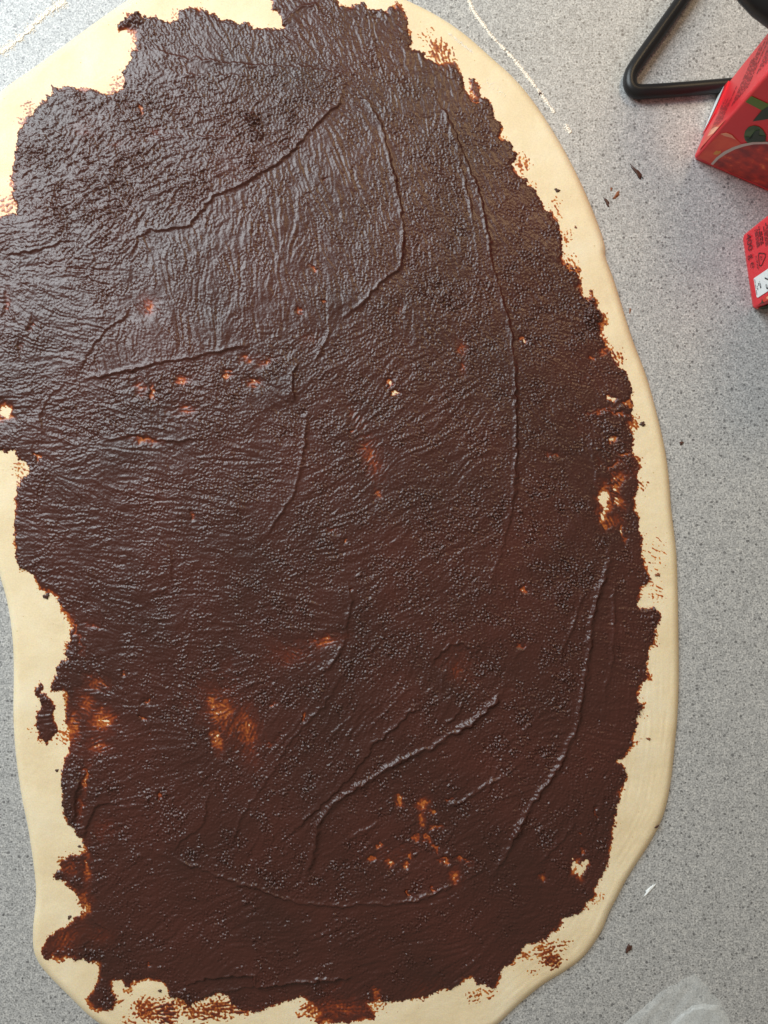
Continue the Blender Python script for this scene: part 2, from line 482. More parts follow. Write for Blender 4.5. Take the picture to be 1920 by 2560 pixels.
ridge(px('B', (480, 825), (620, 790), (850, 740), (1000, 700), (1200, 670), (1400, 630), (1540, 590), (1659, 570)), 0.45, 0.5, flip=True)
ridge(px('B', (870, 320), (800, 410), (720, 460), (640, 550), (560, 650), (480, 820)), 0.05, 0.4)
ridge(px('B', (480, 825), (350, 880), (290, 960), (250, 1060), (300, 1150), (400, 1180), (490, 1220), (600, 1190)), 0.25, 0.2)
ridge(px('B', (600, 1210), (750, 1190), (850, 1160), (950, 1175), (1030, 1200), (1180, 1200), (1340, 1180)), 0.25, 0.4, flip=True)
ridge(px('A', (0, 1650), (50, 1655), (150, 1640), (300, 1610), (370, 1580), (500, 1540)), 0.2, 0.4, flip=True)
ridge(px('A', (100, 1230), (180, 1190), (240, 1110), (320, 1080)), 0.2, 0.25)
ridge(px('A', (940, 290), (1050, 330), (1150, 370), (1280, 380), (1480, 410), (1640, 425)) + px('X', (300, 430), (400, 450), (540, 470), (650, 460), (790, 475)), 0.25, 0.35)
ridge(px('A', (1150, 480), (1350, 485), (1659, 490)), 0.2, 0.15)
ridge(px('A', (1150, 1110), (1300, 1060), (1400, 1030)), 0.35, 0.3)
ridge(px('A', (920, 1290), (1040, 1240), (1200, 1180), (1300, 1150)), 0.35, 0.3)
ridge(px('A', (900, 950), (1000, 910), (1150, 880), (1320, 890), (1480, 880), (1600, 900)), 0.3, 0.2)
ridge(px('A', (1000, 1130), (1100, 1050), (1200, 1000)), 0.3, 0.2)
ridge(px('A', (440, 1360), (560, 1250), (660, 1190), (740, 1130)), 0.25, 0.15)
ridge(px('A', (300, 1560), (420, 1440), (600, 1360), (760, 1320)), 0.2, 0.1)
ridge(px('K', (345, 990), (330, 1100), (315, 1230), (300, 1330), (280, 1440), (240, 1560), (190, 1640)) + px('L', (110, 90), (50, 180), (0, 240)), 0.3, 0.35, flip=False)
ridge(px('K', (290, 690), (240, 760), (240, 880), (270, 950)), 0.6, 0.8)
ridge(px('L', (600, 430), (620, 600), (590, 700), (590, 800), (550, 900), (480, 1000), (380, 1070)), 0.5, 0.35)
ridge(px('L', (580, 950), (560, 1060), (510, 1150), (430, 1270), (330, 1370), (230, 1480), (160, 1590), (130, 1659)) + px('O', (525, 1760), (505, 1810), (495, 1860)), 0.4, 0.3)
ridge(px('L', (1140, 1240), (1060, 1270), (990, 1300), (920, 1380), (830, 1460), (760, 1500), (730, 1570), (660, 1659)) + px('H', (600, 80), (470, 200), (330, 330), (240, 410), (150, 490)), 0.35, 0.7)
ridge(px('L', (1659, 1070), (1560, 1220), (1480, 1300), (1380, 1380), (1250, 1450), (1150, 1530), (1050, 1560), (940, 1610), (860, 1659)) + px('H', (740, 80), (620, 150), (520, 220), (440, 310), (400, 380), (390, 480), (370, 580), (330, 680), (300, 780), (310, 840)), 1.0, 0.4, wid=3.6)
ridge(px('L', (1350, 1240), (1290, 1330), (1210, 1390)), 0.45, 0.35)
ridge(px('L', (1130, 1000), (1200, 910), (1260, 870), (1320, 850), (1380, 880), (1410, 940)), 0.4, 0.6, flip=True)
ridge(px('L', (1190, 1000), (1200, 1090), (1190, 1190)), 0.3, 0.3, flip=True)
ridge(px('L', (830, 820), (780, 870), (720, 930)), 0.5, 0.1)
for k in range(5):
    ridge(px('L', (1010 - 60 * k, 1120 + 20 * k), (890 - 60 * k, 1250 + 15 * k), (770 - 60 * k, 1370 + 10 * k), (650 - 50 * k, 1500)), 0.28, 0.1)
ridge(px('F', (640, 150), (635, 300), (600, 420), (560, 520), (530, 640), (515, 760), (500, 900), (485, 1020), (465, 1130), (440, 1280), (420, 1400), (370, 1500), (320, 1620)) + px('G', (300, 0), (240, 90), (150, 200), (70, 340), (0, 500)) + px('H', (1600, 590), (1540, 680), (1510, 750), (1530, 850)), 1.0, 0.25, wid=3.4)
ridge(px('F', (660, 450), (665, 640), (665, 800), (655, 950), (640, 1060), (610, 1140), (600, 1300)), 0.5, 0.1)
ridge(px('F', (480, 490), (440, 600), (410, 720), (350, 850), (290, 1000)), 0.4, 0.2)
ridge(px('G', (420, 330), (340, 450), (230, 560), (150, 640)), 0.35, 0.1)
ridge(px('F', (330, 1180), (200, 1300), (60, 1450)), 0.3, 0.1)
ridge(px('F', (130, 850), (0, 960)), 0.4, 0.15)
ridge(px('I', (880, 520), (1000, 545), (1110, 580), (1280, 650), (1450, 710), (1550, 750), (1659, 770)) + px('H', (150, 840), (290, 875), (420, 885), (560, 900), (700, 880), (850, 885), (1050, 855), (1180, 800), (1290, 760), (1430, 690), (1590, 590)), 0.55, 0.25, flip=True)
ridge(px('H', (395, 580), (470, 540), (560, 480), (650, 420), (760, 370), (830, 340)), 0.5, 0.1)
ridge(px('H', (1210, 260), (1330, 210), (1450, 130), (1540, 80), (1659, 40)), 0.5, 0.1)
ridge(px('H', (900, 690), (1050, 640), (1180, 560), (1330, 545)), 0.3, 0.1)
ridge(px('I', (1185, 1450), (1200, 1410), (1250, 1390), (1340, 1360), (1450, 1350), (1640, 1340)) + px('H', (0, 1420), (150, 1400), (280, 1385), (450, 1370), (620, 1360), (700, 1370)), 0.5, 1.2, 0.4, flip=True)
ridge(px('I', (1250, 1520), (1380, 1450), (1500, 1440), (1640, 1420)) + px('H', (60, 1440), (170, 1440)), 0.5, 0.4, flip=True)
ridge(px('I', (750, 235), (640, 235), (600, 300), (570, 370), (560, 400), (540, 490)), 0.2, 0.8, 0.2)
ridge(px('I', (520, 60), (500, 160), (490, 280), (485, 370)), 0.2, 0.8, 0.2)
ridge(px('I', (1370, 130), (1350, 200), (1330, 330), (1300, 400), (1190, 460), (1110, 560)), 0.25, 0.5)
ridge(px('J', (1040, 120), (1090, 200), (1120, 300), (1110, 400), (1110, 480)), 0.15, 0.3)
ridge(px('J', (915, 1180), (900, 1370)), 0.15, 0.3)
ridge(px('I', (570, 950), (640, 1020), (705, 1050), (720, 1130)), 0.2, 0.5, 0.1, flip=True)
ridge(px('E', (130, 800), (35, 950)), 0.0, 0.0)
ridge(px('E', (25, 600), (30, 900), (30, 1300), (20, 1659)), 0.35, 0.15)
ridge(px('E', (500, 1100), (510, 1300), (555, 1500), (560, 1659)), 0.3, 0.25, flip=True)
ridge(px('E', (480, 1010), (600, 990), (760, 980)), 0.35, 0.1)
ridge(px('E', (500, 1030), (640, 1010), (780, 1040)), 0.35, 0.1)
ridge(px('X', (1000, 120), (1060, 330), (1110, 460)), 0.2, 0.15)
ridge(px('X', (150, 180), (280, 40), (380, 30), (430, 80), (480, 130)), 0.3, 0.5)

# thin or bare places: (crop, x, y, rx, ry, angle, strength)  strength > 1 shows bare dough
THIN = [('O', 478, 1540, 44, 62, -20, 0.97), ('O', 530, 1580, 35, 70, -15, 0.92), ('O', 468, 1595, 14, 30, -20, 1.12), ('O', 455, 1520, 12, 24, 0, 1.06), ('O', 470, 1500, 75, 60, 0, 0.5), ('O', 700, 1386, 36, 15, -10, 0.98), ('O', 640, 1415, 60, 30, -10, 0.60),
        ('O', 800, 985, 26, 60, -12, 0.86), ('O', 770, 905, 18, 44, -35, 0.72), ('O', 762, 935, 7, 6, 0, 1.15), ('O', 843, 828, 8, 7, 0, 1.3), ('O', 852, 848, 8, 6, 0, 1.25), ('O', 815, 1065, 10, 14, 0, 0.9),
        ('O', 302, 838, 12, 22, 0, 0.98), ('O', 330, 845, 6, 24, -8, 1.1), ('O', 395, 822, 20, 12, 0, 1.05), ('O', 490, 810, 10, 8, 0, 1.2), ('O', 533, 775, 15, 8, 0, 1.05), ('O', 548, 828, 22, 10, 0, 1.0),
        ('O', 405, 885, 26, 16, 0, 0.85), ('O', 310, 950, 32, 6, 8, 1.05), ('O', 322, 662, 16, 22, 0, 0.95), ('B', 35, 1015, 45, 48, 30, 1.9), ('B', 240, 1295, 14, 25, -20, 1.1), ('B', 210, 450, 10, 40, 10, 0.9), ('B', 45, 300, 14, 90, 0, 0.8), ('B', 140, 590, 14, 40, 10, 0.85),
        ('A', 910, 700, 14, 25, -15, 1.1), ('A', 530, 850, 60, 40, 0, 0.55), ('A', 740, 935, 45, 14, -10, 0.75), ('A', 1000, 860, 60, 18, -20, 0.7),
        ('J', 620, 1110, 110, 70, 10, 0.92), ('J', 660, 1350, 100, 100, 10, 1.08), ('J', 560, 1240, 80, 120, 0, 0.9), ('J', 640, 1520, 90, 60, 10, 0.95), ('J', 480, 1380, 40, 130, 0, 1.0), ('J', 520, 850, 14, 80, -15, 1.0), ('J', 490, 770, 10, 40, -15, 1.3), ('J', 610, 740, 50, 14, 5, 0.9), ('J', 420, 1200, 16, 60, -10, 1.2),
        ('J', 950, 1225, 20, 25, 0, 1.05), ('J', 925, 1340, 16, 16, 0, 0.98), ('J', 960, 1440, 18, 10, 0, 0.95), ('J', 810, 1050, 18, 12, 40, 0.95), ('J', 1250, 30, 20, 20, 0, 0.85),
        ('I', 555, 80, 24, 110, 8, 1.12), ('I', 525, 250, 26, 90, 5, 0.85), ('I', 562, 640, 24, 130, 0, 1.02), ('I', 545, 850, 40, 60, 0, 1.0), ('I', 450, 640, 70, 60, 0, 0.93), ('I', 420, 1110, 150, 80, -35, 0.70), ('I', 640, 1080, 90, 70, 0, 0.55), ('I', 1040, 190, 12, 25, 0, 0.95), ('I', 960, 1275, 25, 18, 0, 0.9), ('I', 670, 400, 60, 110, 0, 0.45),
        ('H', 930, 215, 30, 36, 0, 1.12), ('H', 1080, 240, 36, 40, 0, 1.1), ('H', 1145, 290, 22, 14, 0, 1.1), ('H', 1075, 330, 22, 60, 5, 1.05), ('H', 1160, 390, 52, 14, -15, 1.05), ('H', 1110, 460, 16, 50, -35, 1.1), ('H', 1160, 520, 16, 50, -30, 1.1), ('H', 1220, 595, 50, 14, 10, 1.15), ('H', 800, 505, 24, 26, 0, 1.1), ('H', 750, 590, 28, 18, 0, 1.02), ('H', 870, 620, 32, 40, -20, 1.08), ('H', 970, 630, 24, 26, 0, 1.02), ('H', 1005, 570, 16, 16, 0, 1.05), ('H', 1340, 590, 46, 16, 0, 1.1), ('H', 1290, 700, 40, 50, 20, 1.1), ('H', 1380, 615, 40, 22, 0, 0.95), ('H', 990, 815, 16, 14, 0, 1.05), ('H', 1150, 780, 20, 12, 0, 1.0), ('H', 900, 560, 170, 70, -10, 0.5), ('H', 1040, 450, 16, 30, 0, 0.9), ('H', 1240, 200, 24, 14, 0, 0.9),
        ('H', 550, 1560, 240, 90, 0, 0.72), ('H', 480, 1420, 140, 60, 0, 0.5), ('H', 780, 1470, 24, 60, -30, 1.02), ('H', 690, 1600, 80, 50, 0, 0.75), ('H', 1100, 1430, 180, 60, -10, 0.35),
        ('G', 435, 660, 40, 60, -10, 1.7), ('G', 395, 630, 20, 25, 0, 1.6), ('G', 470, 640, 25, 35, 20, 1.4), ('G', 205, 710, 24, 40, 10, 1.05), ('G', 548, 290, 14, 36, 0, 1.02), ('G', 465, 540, 22, 24, 0, 0.98), ('G', 450, 440, 12, 14, 0, 0.9),
        ('F', 590, 30, 36, 50, 0, 1.4), ('F', 610, 105, 24, 30, 0, 1.1), ('F', 720, 130, 16, 60, -12, 1.35), ('F', 640, 60, 90, 60, 0, 0.9), ('F', 75, 505, 18, 28, 0, 1.05), ('F', 60, 870, 30, 14, -30, 0.85), ('L', 1300, 1020, 100, 140, 0, 0.55), ('L', 580, 185, 14, 12, 0, 1.1), ('L', 480, 120, 60, 14, 0, 0.7), ('L', 620, 500, 14, 12, 0, 1.05), ('L', 115, 1245, 20, 20, 0, 1.08), ('L', 310, 1325, 14, 25, 0, 1.0), ('L', 70, 1510, 25, 10, 0, 0.8),
        ('E', 600, 1580, 50, 110, 0, 1.5), ('E', 680, 1500, 50, 70, 20, 1.1), ('E', 690, 1590, 40, 60, -30, 1.2), ('E', 645, 930, 32, 22, 10, 1.5), ('E', 750, 945, 30, 22, 0, 1.05), ('E', 770, 1090, 40, 50, 0, 1.0), ('E', 655, 1185, 32, 24, -20, 1.25), ('E', 580, 1000, 110, 14, -12, 1.0), ('E', 680, 1020, 100, 12, 8, 1.05), ('E', 650, 1360, 60, 16, -35, 1.1), ('E', 740, 1285, 40, 14, -15, 1.2), ('E', 690, 1430, 70, 40, 0, 0.95), ('E', 70, 540, 22, 24, 0, 1.1), ('E', 265, 1290, 60, 16, 0, 0.85), ('E', 520, 655, 16, 28, 0, 0.98), ('E', 590, 620, 40, 18, 0, 0.98), ('E', 660, 1290, 180, 280, 0, 0.35),
        ('K', 380, 80, 30, 14, 0, 0.95), ('K', 435, 297, 16, 12, 0, 1.0), ('K', 280, 350, 18, 14, 0, 0.9), ('K', 1330, 600, 32, 40, 0, 0.9), ('K', 1340, 720, 18, 40, 0, 0.85), ('K', 60, 690, 60, 28, -30, 0.9), ('K', 930, 340, 30, 60, 10, 0.7), ('K', 370, 530, 60, 50, 0, 0.5), ('K', 790, 1550, 16, 14, 0, 1.0),
        ('X', 570, 30, 30, 14, -30, 1.3), ('X', 430, 1165, 14, 12, 0, 0.9), ('X', 930, 100, 50, 100, -10, 0.5), ('X', 1200, 430, 90, 50, 20, 0.6), ('X', 1400, 600, 40, 40, 0, 1.05), ('X', 1420, 650, 30, 12, 0, 1.1), ('X', 1600, 875, 26, 26, 0, 1.1)]
# faint smears on bare dough: (crop, x, y, rx, ry, angle, density, thickness mm)
SMEAR = [('X', 1190, 330, 110, 80, 40, 0.75, 0.16), ('X', 1110, 230, 50, 60, 30, 0.25, 0.10), ('E', 770, 1090, 60, 60, 0, 0.75, 0.12), ('Q', 240, 170, 50, 50, 0, 0.5, 0.14), ('Q', 450, 460, 90, 110, -20, 0.5, 0.16), ('Q', 580, 640, 40, 60, 0, 0.0, 0.1), ('Q', 780, 860, 80, 70, 10, 0.25, 0.14), ('Q', 830, 980, 50, 60, -20, 0.35, 0.14), ('Q', 910, 1220, 60, 90, 0, 0.25, 0.14), ('Q', 960, 1430, 60, 70, 0, 0.15, 0.14),
         ('E', 690, 650, 50, 55, 30, 0.45, 0.25), ('E', 380, 30, 50, 50, 0, 0.3, 0.14), ('E', 840, 1480, 45, 40, 0, 0.45, 0.14), ('E', 825, 1340, 30, 60, 0, 0.6, 0.16), ('F', 930, 300, 70, 140, 0, -0.05, 0.10), ('F', 940, 530, 60, 80, 0, 0.05, 0.10), ('F', 910, 830, 40, 60, 0, 0.6, 0.2), ('F', 890, 1060, 25, 30, 0, 0.7, 0.2), ('F', 850, 1270, 25, 60, 0, 0.45, 0.2), ('F', 790, 1480, 30, 60, 0, 0.5, 0.15),
         ('G', 230, 1200, 110, 80, 25, 0.75, 0.18), ('G', 260, 1255, 70, 60, 0, 0.95, 0.28), ('G', 345, 1140, 60, 40, 10, 0.35, 0.08), ('G', 130, 1330, 50, 22, -30, 0.25, 0.10), ('G', 90, 1220, 60, 40, 0, 0.5, 0.12), ('G', 560, 850, 40, 40, 0, 0.3, 0.06),
         ('H', 1420, 1480, 80, 40, -15, 0.45, 0.10), ('H', 1510, 1470, 50, 24, -10, 0.35, 0.10), ('H', 370, 1570, 90, 70, 0, 0.75, 0.2), ('H', 300, 1590, 50, 30, 0, 0.45, 0.15), ('H', 830, 1580, 60, 24, 0, 0.0, 0.08), ('H', 790, 1540, 60, 40, 0, 0.5, 0.1),
         ('I', 950, 1570, 110, 90, 10, 0.85, 0.24), ('I', 1080, 1590, 90, 90, 0, 0.95, 0.4), ('I', 1230, 1580, 70, 70, 10, 0.65, 0.25), ('I', 1400, 1570, 190, 80, -10, 0.8, 0.26), ('I', 1560, 1560, 80, 60, 0, 0.8, 0.3), ('I', 830, 1640, 60, 30, 0, 0.4, 0.15), ('I', 1180, 1520, 70, 40, 0, 0.6, 0.25), ('I', 760, 1520, 40, 40, 0, 0.4, 0.2), ('I', 420, 620, 60, 60, 0, 0.65, 0.14), ('I', 540, 880, 50, 60, 0, 0.6, 0.14), ('I', 830, 1440, 30, 50, 0, 0.6, 0.2),
         ('J', 250, 1430, 60, 60, 0, 0.15, 0.06), ('J', 420, 1450, 50, 80, 0, 0.5, 0.10), ('J', 470, 800, 30, 60, 0, 0.5, 0.25), ('A', 760, 540, 60, 70, 30, 0.45, 0.12), ('A', 190, 700, 50, 60, 30, 0.3, 0.14), ('A', 40, 1330, 70, 70, 0, 0.55, 0.14), ('A', 1120, 90, 30, 50, 10, 0.25, 0.10), ('A', 150, 790, 60, 50, 0, 0.35, 0.1), ('B', 130, 1380, 60, 60, 0, 0.35, 0.08)]
# lumps standing up out of the paste: (crop, x, y, rx, ry, mm)
LUMP = [('A', 1640, 780, 36, 46, 3.4), ('X', 15, 880, 34, 28, 3.2), ('A', 1600, 760, 20, 20, 2.5), ('I', 450, 150, 46, 170, 0.9), ('I', 500, 390, 40, 60, 0.9), ('A', 1610, 1020, 34, 60, 1.5), ('A', 870, 120, 60, 34, 2.4), ('A', 790, 160, 28, 34, 1.6), ('E', 530, 380, 50, 70, 3.4), ('E', 515, 250, 14, 40, 1.4), ('F', 360, 1075, 50, 28, 1.4), ('F', 310, 1150, 30, 20, 0.9), ('K', 330, 1370, 60, 16, 1.1), ('L', 400, 1190, 34, 50, 0.9), ('B', 250, 1450, 50, 70, 1.1), ('J', 280, 1210, 28, 22, 1.2), ('J', 130, 370, 34, 24, 1.4), ('J', 330, 80, 40, 18, 1.0), ('I', 870, 560, 34, 50, 1.0), ('I', 490, 740, 24, 34, 1.2), ('I', 690, 1480, 50, 80, 0.9), ('I', 1200, 1470, 40, 50, 0.9), ('H', 320, 800, 20, 40, 0.7), ('F', 870, 420, 30, 34, 1.2), ('F', 920, 660, 30, 50, 0.8), ('A', 1200, 560, 40, 30, 0.8), ('A', 1190, 620, 24, 20, 0.8), ('X', 770, 110, 50, 24, -1.4), ('X', 470, 130, 26, 24, 0.9), ('X', 770, 320, 30, 60, 0.8), ('X', 770, 430, 20, 26, 0.7), ('E', 70, 480, 22, 14, 1.0), ('E', 400, 590, 34, 60, 0.7), ('E', 740, 1330, 50, 60, 1.0), ('E', 650, 1120, 60, 50, 0.7), ('L', 300, 1550, 36, 28, 0.9), ('L', 1440, 520, 34, 18, 0.9), ('L', 910, 860, 16, 12, 0.6), ('H', 60, 790, 16, 10, 0.6), ('F', 70, 470, 30, 20, 0.7), ('K', 240, 820, 30, 80, 0.6), ('A', 1590, 150, 40, 24, 1.0), ('I', 1380, 1420, 180, 22, -0.5), ('J', 350, 1100, 34, 50, 0.6), ('J', 390, 1000, 34, 24, 0.6)]

# ---- direction of spreading strokes (photo px, angle degrees, image axes)
DIRS = [(150, 300, -35), (300, 450, -22), (300, 560, -25), (500, 200, 70), (800, 200, 55), (800, 420, 60), (520, 480, 75), (900, 600, 82), (1150, 500, 74), (1250, 700, 80), (150, 750, 12), (400, 700, 40), (100, 900, 8), (500, 1000, -20), (250, 1000, -5), (200, 1250, 10), (450, 1300, 12), (700, 1250, 6), (900, 1000, -38), (1050, 850, 70), (1300, 1100, 60), (1400, 1200, 40), (650, 1550, 8), (950, 1450, -20), (1050, 1700, -30), (850, 1750, -48), (1200, 1500, 75), (1400, 1600, 15), (1150, 1950, -32), (700, 1900, -60), (350, 1800, 5), (350, 2100, -30), (700, 2250, -35), (1000, 2250, -12), (1350, 2050, -60), (1250, 2300, -30), (600, 2400, -6)]
CX = np.zeros((NY, NX), np.float32); SX = np.zeros((NY, NX), np.float32)
for x, y, a in DIRS:
    wgt = 1.0 / (((XX - x) ** 2 + (YY - y) ** 2) / 1e4 + 0.15) ** 2
    CX += wgt * math.cos(math.radians(2 * a)); SX += wgt * math.sin(math.radians(2 * a))
ANG = 0.5 * np.arctan2(SX, CX)
# patches left by single strokes, each with its own grain direction and roughness: (outline, angle, roughness)
PATCH = [(px('X', (-300, 480), (565, 490), (572, 560), (550, 670), (430, 770), (320, 890), (240, 980), (130, 1070), (0, 1145)) + px('A', (1530, 1220), (1390, 1270), (1320, 1360), (1250, 1430), (1080, 1490), (950, 1500), (500, 1540), (50, 1659), (-200, 1659), (-200, 500), (800, 480)), -22, 1.30),
         (px('X', (0, 1145), (130, 1070), (240, 980), (320, 890), (430, 770), (550, 670), (670, 560), (720, 650), (790, 760), (860, 980), (900, 1160), (940, 1350), (950, 1659)) + px('K', (940, 80), (860, 130), (700, 300), (550, 420), (200, 480), (0, 570)) + px('B', (1540, 590), (1200, 670), (850, 740), (480, 825), (640, 550), (800, 410), (870, 320), (820, 160)) + px('A', (860, 1640), (890, 1550), (950, 1500), (1250, 1430), (1390, 1270)), 80, 0.72),
         (px('X', (700, 560), (1100, 460), (1220, 720), (1330, 960), (1440, 1230), (1520, 1600)) + px('O', (1062, 570), (1105, 720), (1115, 880)) + px('K', (1620, 1000), (1250, 620), (900, 560), (600, 400), (860, 130), (950, 0)) + px('X', (950, 1659), (940, 1350), (900, 1160), (790, 760)), 72, 1.15),
         (px('X', (1100, 460), (1220, 720), (1330, 960), (1440, 1230), (1520, 1600)) + px('O', (1062, 570), (1105, 720), (1115, 880), (1112, 1040), (1400, 1040), (1400, 700), (1250, 500), (1100, 250), (1000, 180)), 62, 0.90),
         (px('B', (480, 825), (850, 740), (1200, 670), (1540, 590), (1659, 570)) + px('K', (250, 760), (240, 880), (330, 1000), (320, 1180)) + px('B', (1340, 1190), (1030, 1200), (850, 1160), (600, 1200), (490, 1220), (300, 1150), (250, 1060), (290, 960)), 14, 1.40),
         (px('B', (870, 320), (800, 410), (640, 550), (480, 825), (350, 880), (250, 1060), (300, 1150), (-150, 1250), (-150, 0), (500, 0)), 10, 0.95),
         (px('B', (-100, 1250), (300, 1160), (490, 1230), (850, 1170), (1340, 1190)) + px('K', (320, 1180), (300, 1330), (190, 1640)) + px('L', (0, 240), (300, 420), (590, 700), (100, 900)) + px('J', (1300, 1000), (600, 1000), (200, 600), (0, 300)), 6, 0.95),
         (px('K', (330, 1000), (400, 700), (600, 420), (900, 560), (1250, 620), (1620, 1000), (1620, 1400)) + px('L', (1620, 200), (1480, 700), (1100, 900), (800, 800), (620, 600), (600, 440), (0, 240)) + px('K', (240, 1560)), -32, 0.95),
         (px('L', (600, 800), (550, 1000), (430, 1270), (160, 1590)) + px('O', (495, 1860), (650, 1950)) + px('H', (310, 840), (390, 480), (520, 220), (850, 0)) + px('L', (1150, 1530), (1480, 1300), (1659, 1070), (1480, 760), (1100, 900), (800, 800)), -52, 1.0),
         (px('L', (860, 1659), (1150, 1530), (1480, 1300), (1659, 1070)) + px('F', (440, 1280), (320, 1620)) + px('G', (150, 200), (0, 500)) + px('H', (1590, 590), (1290, 760), (1050, 855), (700, 880), (310, 860), (400, 400), (620, 150)), -28, 1.05),
         (px('F', (480, 200), (600, 420), (530, 640), (485, 1020), (440, 1280), (250, 1000), (0, 1100), (-100, 700), (-50, 200)), 68, 1.2),
         (px('F', (640, 150), (600, 420), (530, 640), (485, 1020), (440, 1280), (320, 1620), (900, 1659), (950, 100)), 12, 0.75),
         (px('I', (500, 560), (880, 520), (1110, 580), (1450, 710), (1659, 770)) + px('H', (290, 875), (700, 880), (1050, 855), (1430, 690), (1659, 560)) + px('G', (500, 700), (300, 1100), (-600, 1500)) + px('I', (1659, 1345), (1250, 1390), (700, 1300), (560, 900)), -26, 0.72)]
for poly, a, rgh in PATCH:
    m = inside(poly)
    ANG = np.where(m, math.radians(a), ANG)
ROUGH = np.ones((NY, NX), np.float32)
for poly, a, rgh in PATCH:
    ROUGH = np.where(inside(poly), rgh, ROUGH).astype(np.float32)
ANG = ANG + 0.28 * lown(90)
DX = np.cos(ANG).astype(np.float32); DY = np.sin(ANG).astype(np.float32)


def streak(F, n, step):
    acc = F.copy()
    for k in range(1, n + 1):
        for s in (-1, 1):
            acc += sample(F, XX + s * k * step * DX, YY + s * k * step * DY)
    return acc / acc.std()


# ---- grain of the paste
na = streak(noise(10.0, 0.9), 1, 2.8)
nb = noise(7.6, 0.7)
nd_ = streak(noise(34, 0.7), 1, 9.0)
drag = streak(streak(noise(17, 0.8), 6, 6.0), 4, 14.0)
nc = streak(noise(20, 0.9), 1, 5.0)
ne = noise(13, 0.9)
crease = np.tanh(1.7 * np.abs(na)) - 0.62
crease2 = np.tanh(1.5 * np.abs(0.7 * nc + 0.5 * ne)) - 0.6
nl = lown(120)
rough_map = np.clip((1.0 + 0.18 * nl) * np.exp(0.38 * lown(42)), 0.4, 2.0) * ROUGH
# the coarse crumbly area upper left and the smoother lower right
coarse = np.exp(-(((XX - 300) / 330) ** 2 + ((YY - 430) / 190) ** 2)) + 0.6 * np.exp(-(((XX - 420) / 200) ** 2 + ((YY - 1020) / 80) ** 2)) + 0.6 * np.exp(-(((XX - 1090) / 90) ** 2 + ((YY - 800) / 160) ** 2))
gran = sstep(900, 1500, 0.75 * XX + 0.55 * YY)
peak = np.exp(0.9 * np.clip(nb, -3, 2.4)) - 1.5
grain = (1 - 0.30 * gran) * (0.9 * crease + 0.35 * na + 0.5 * crease2) + 0.45 * nb + 0.22 * nc + 0.30 * (0.4 + gran) * peak
grain = grain / grain.std() * 0.185 * rough_map * (1 + 0.35 * coarse + 0.40 * gran) + 0.14 * coarse * nc + 0.10 * drag * np.clip(1.5 - 0.5 * ROUGH, 0.6, 1.2) + 0.05 * nd_

# ---- warp of coordinates so that traced lines get a crumbly run
wx = 3.0 * noise(34, 0.6) + 1.6 * noise(13, 0.6)
wy = 3.0 * noise(34, 0.6) + 1.6 * noise(13, 0.6)
WX = XX + wx; WY = YY + wy

sd = np.maximum(np.maximum(sdf(choc_poly, 60.0), sdf(isle_poly, 40.0)), sdf(blob_poly, 40.0))
sd = sample(sd, XX + 0.55 * wx, YY + 0.55 * wy) + 0.9 * nb + 1.1 * ne * (ne > 0)

rid = np.zeros((NY, NX), np.float32)
prox = np.zeros((NY, NX), np.float32)
for pts, lip, stp, dip, wid in RID:
    R = 150.0
    d, side, arc, L = polydist(pts, False, R)
    m = d < R
    ds = -d * side
    fade = sstep(0, 0.12 * L + 6, arc) * sstep(0, 0.18 * L + 6, L - arc)
    mod = np.clip(0.8 + 0.3 * lown(80), 0.25, 1.6)
    hgt = (0.10 * (lip > 0) + lip * 1.75) * np.exp(-((ds - 1.5) / (wid * 1.75)) ** 2) * mod
    hi = stp * 1.5 * np.where(ds > 0, np.exp(-ds / 70.0), 0) * sstep(-1.2, 2.0, ds)
    lo = -dip * 1.5 * np.where(ds < 0, np.exp(ds / 14.0), 0)
    rid += np.where(m, fade * (hgt + hi + lo), 0)
    prox = np.maximum(prox, np.where(m, fade * np.exp(-(ds / 13.0) ** 2), 0) * min(1.0, 1.2 * (lip + stp)))
rid = sample(rid, XX + 0.5 * wx, YY + 0.5 * wy)
grain = grain * (1 - 0.7 * prox)

sn = streak(noise(22, 0.9), 3, 5.0)
sn2 = streak(noise(10, 0.7), 3, 3.0)
blot = 0.55 * sn + 0.55 * sn2 + 0.35 * nb
blot2 = 0.55 * sn2 + 0.3 * nb + 0.55 * ne
thin = np.zeros((NY, NX), np.float32)


def ell(cn, x, y, rx, ry, a):
    s = CROP[cn][2]
    (cx, cy), = px(cn, (x, y))
    rx *= s; ry *= s
    ca, sa = math.cos(math.radians(-a)), math.sin(math.radians(-a))
    u = ((WX - cx) * ca - (WY - cy) * sa) / rx
    v = ((WX - cx) * sa + (WY - cy) * ca) / ry
    return np.sqrt(u * u + v * v)


for cn, x, y, rx, ry, a, st in THIN:
    e = ell(cn, x, y, rx * 1.15, ry * 1.15, a)
    m = e < 2.2
    small = max(rx, ry) * CROP[cn][2] < 14
    g = np.exp(-(e[m] ** (4 if small else 1.8)) * (1.0 if small else 0.9))
    val = st * g + (0.16 if small else 0.20) * g * (0.4 * blot[m] + 0.6 * blot2[m])
    thin[m] = np.maximum(thin[m], val)

lump = np.zeros((NY, NX), np.float32)
for cn, x, y, rx, ry, h in LUMP:
    e = ell(cn, x, y, rx, ry, 0)
    e = e * np.clip(1 + 0.22 * ne, 0.3, 1.8)
    lump += h * 0.75 * np.exp(-e ** 3) * (0.8 + 0.25 * nb)

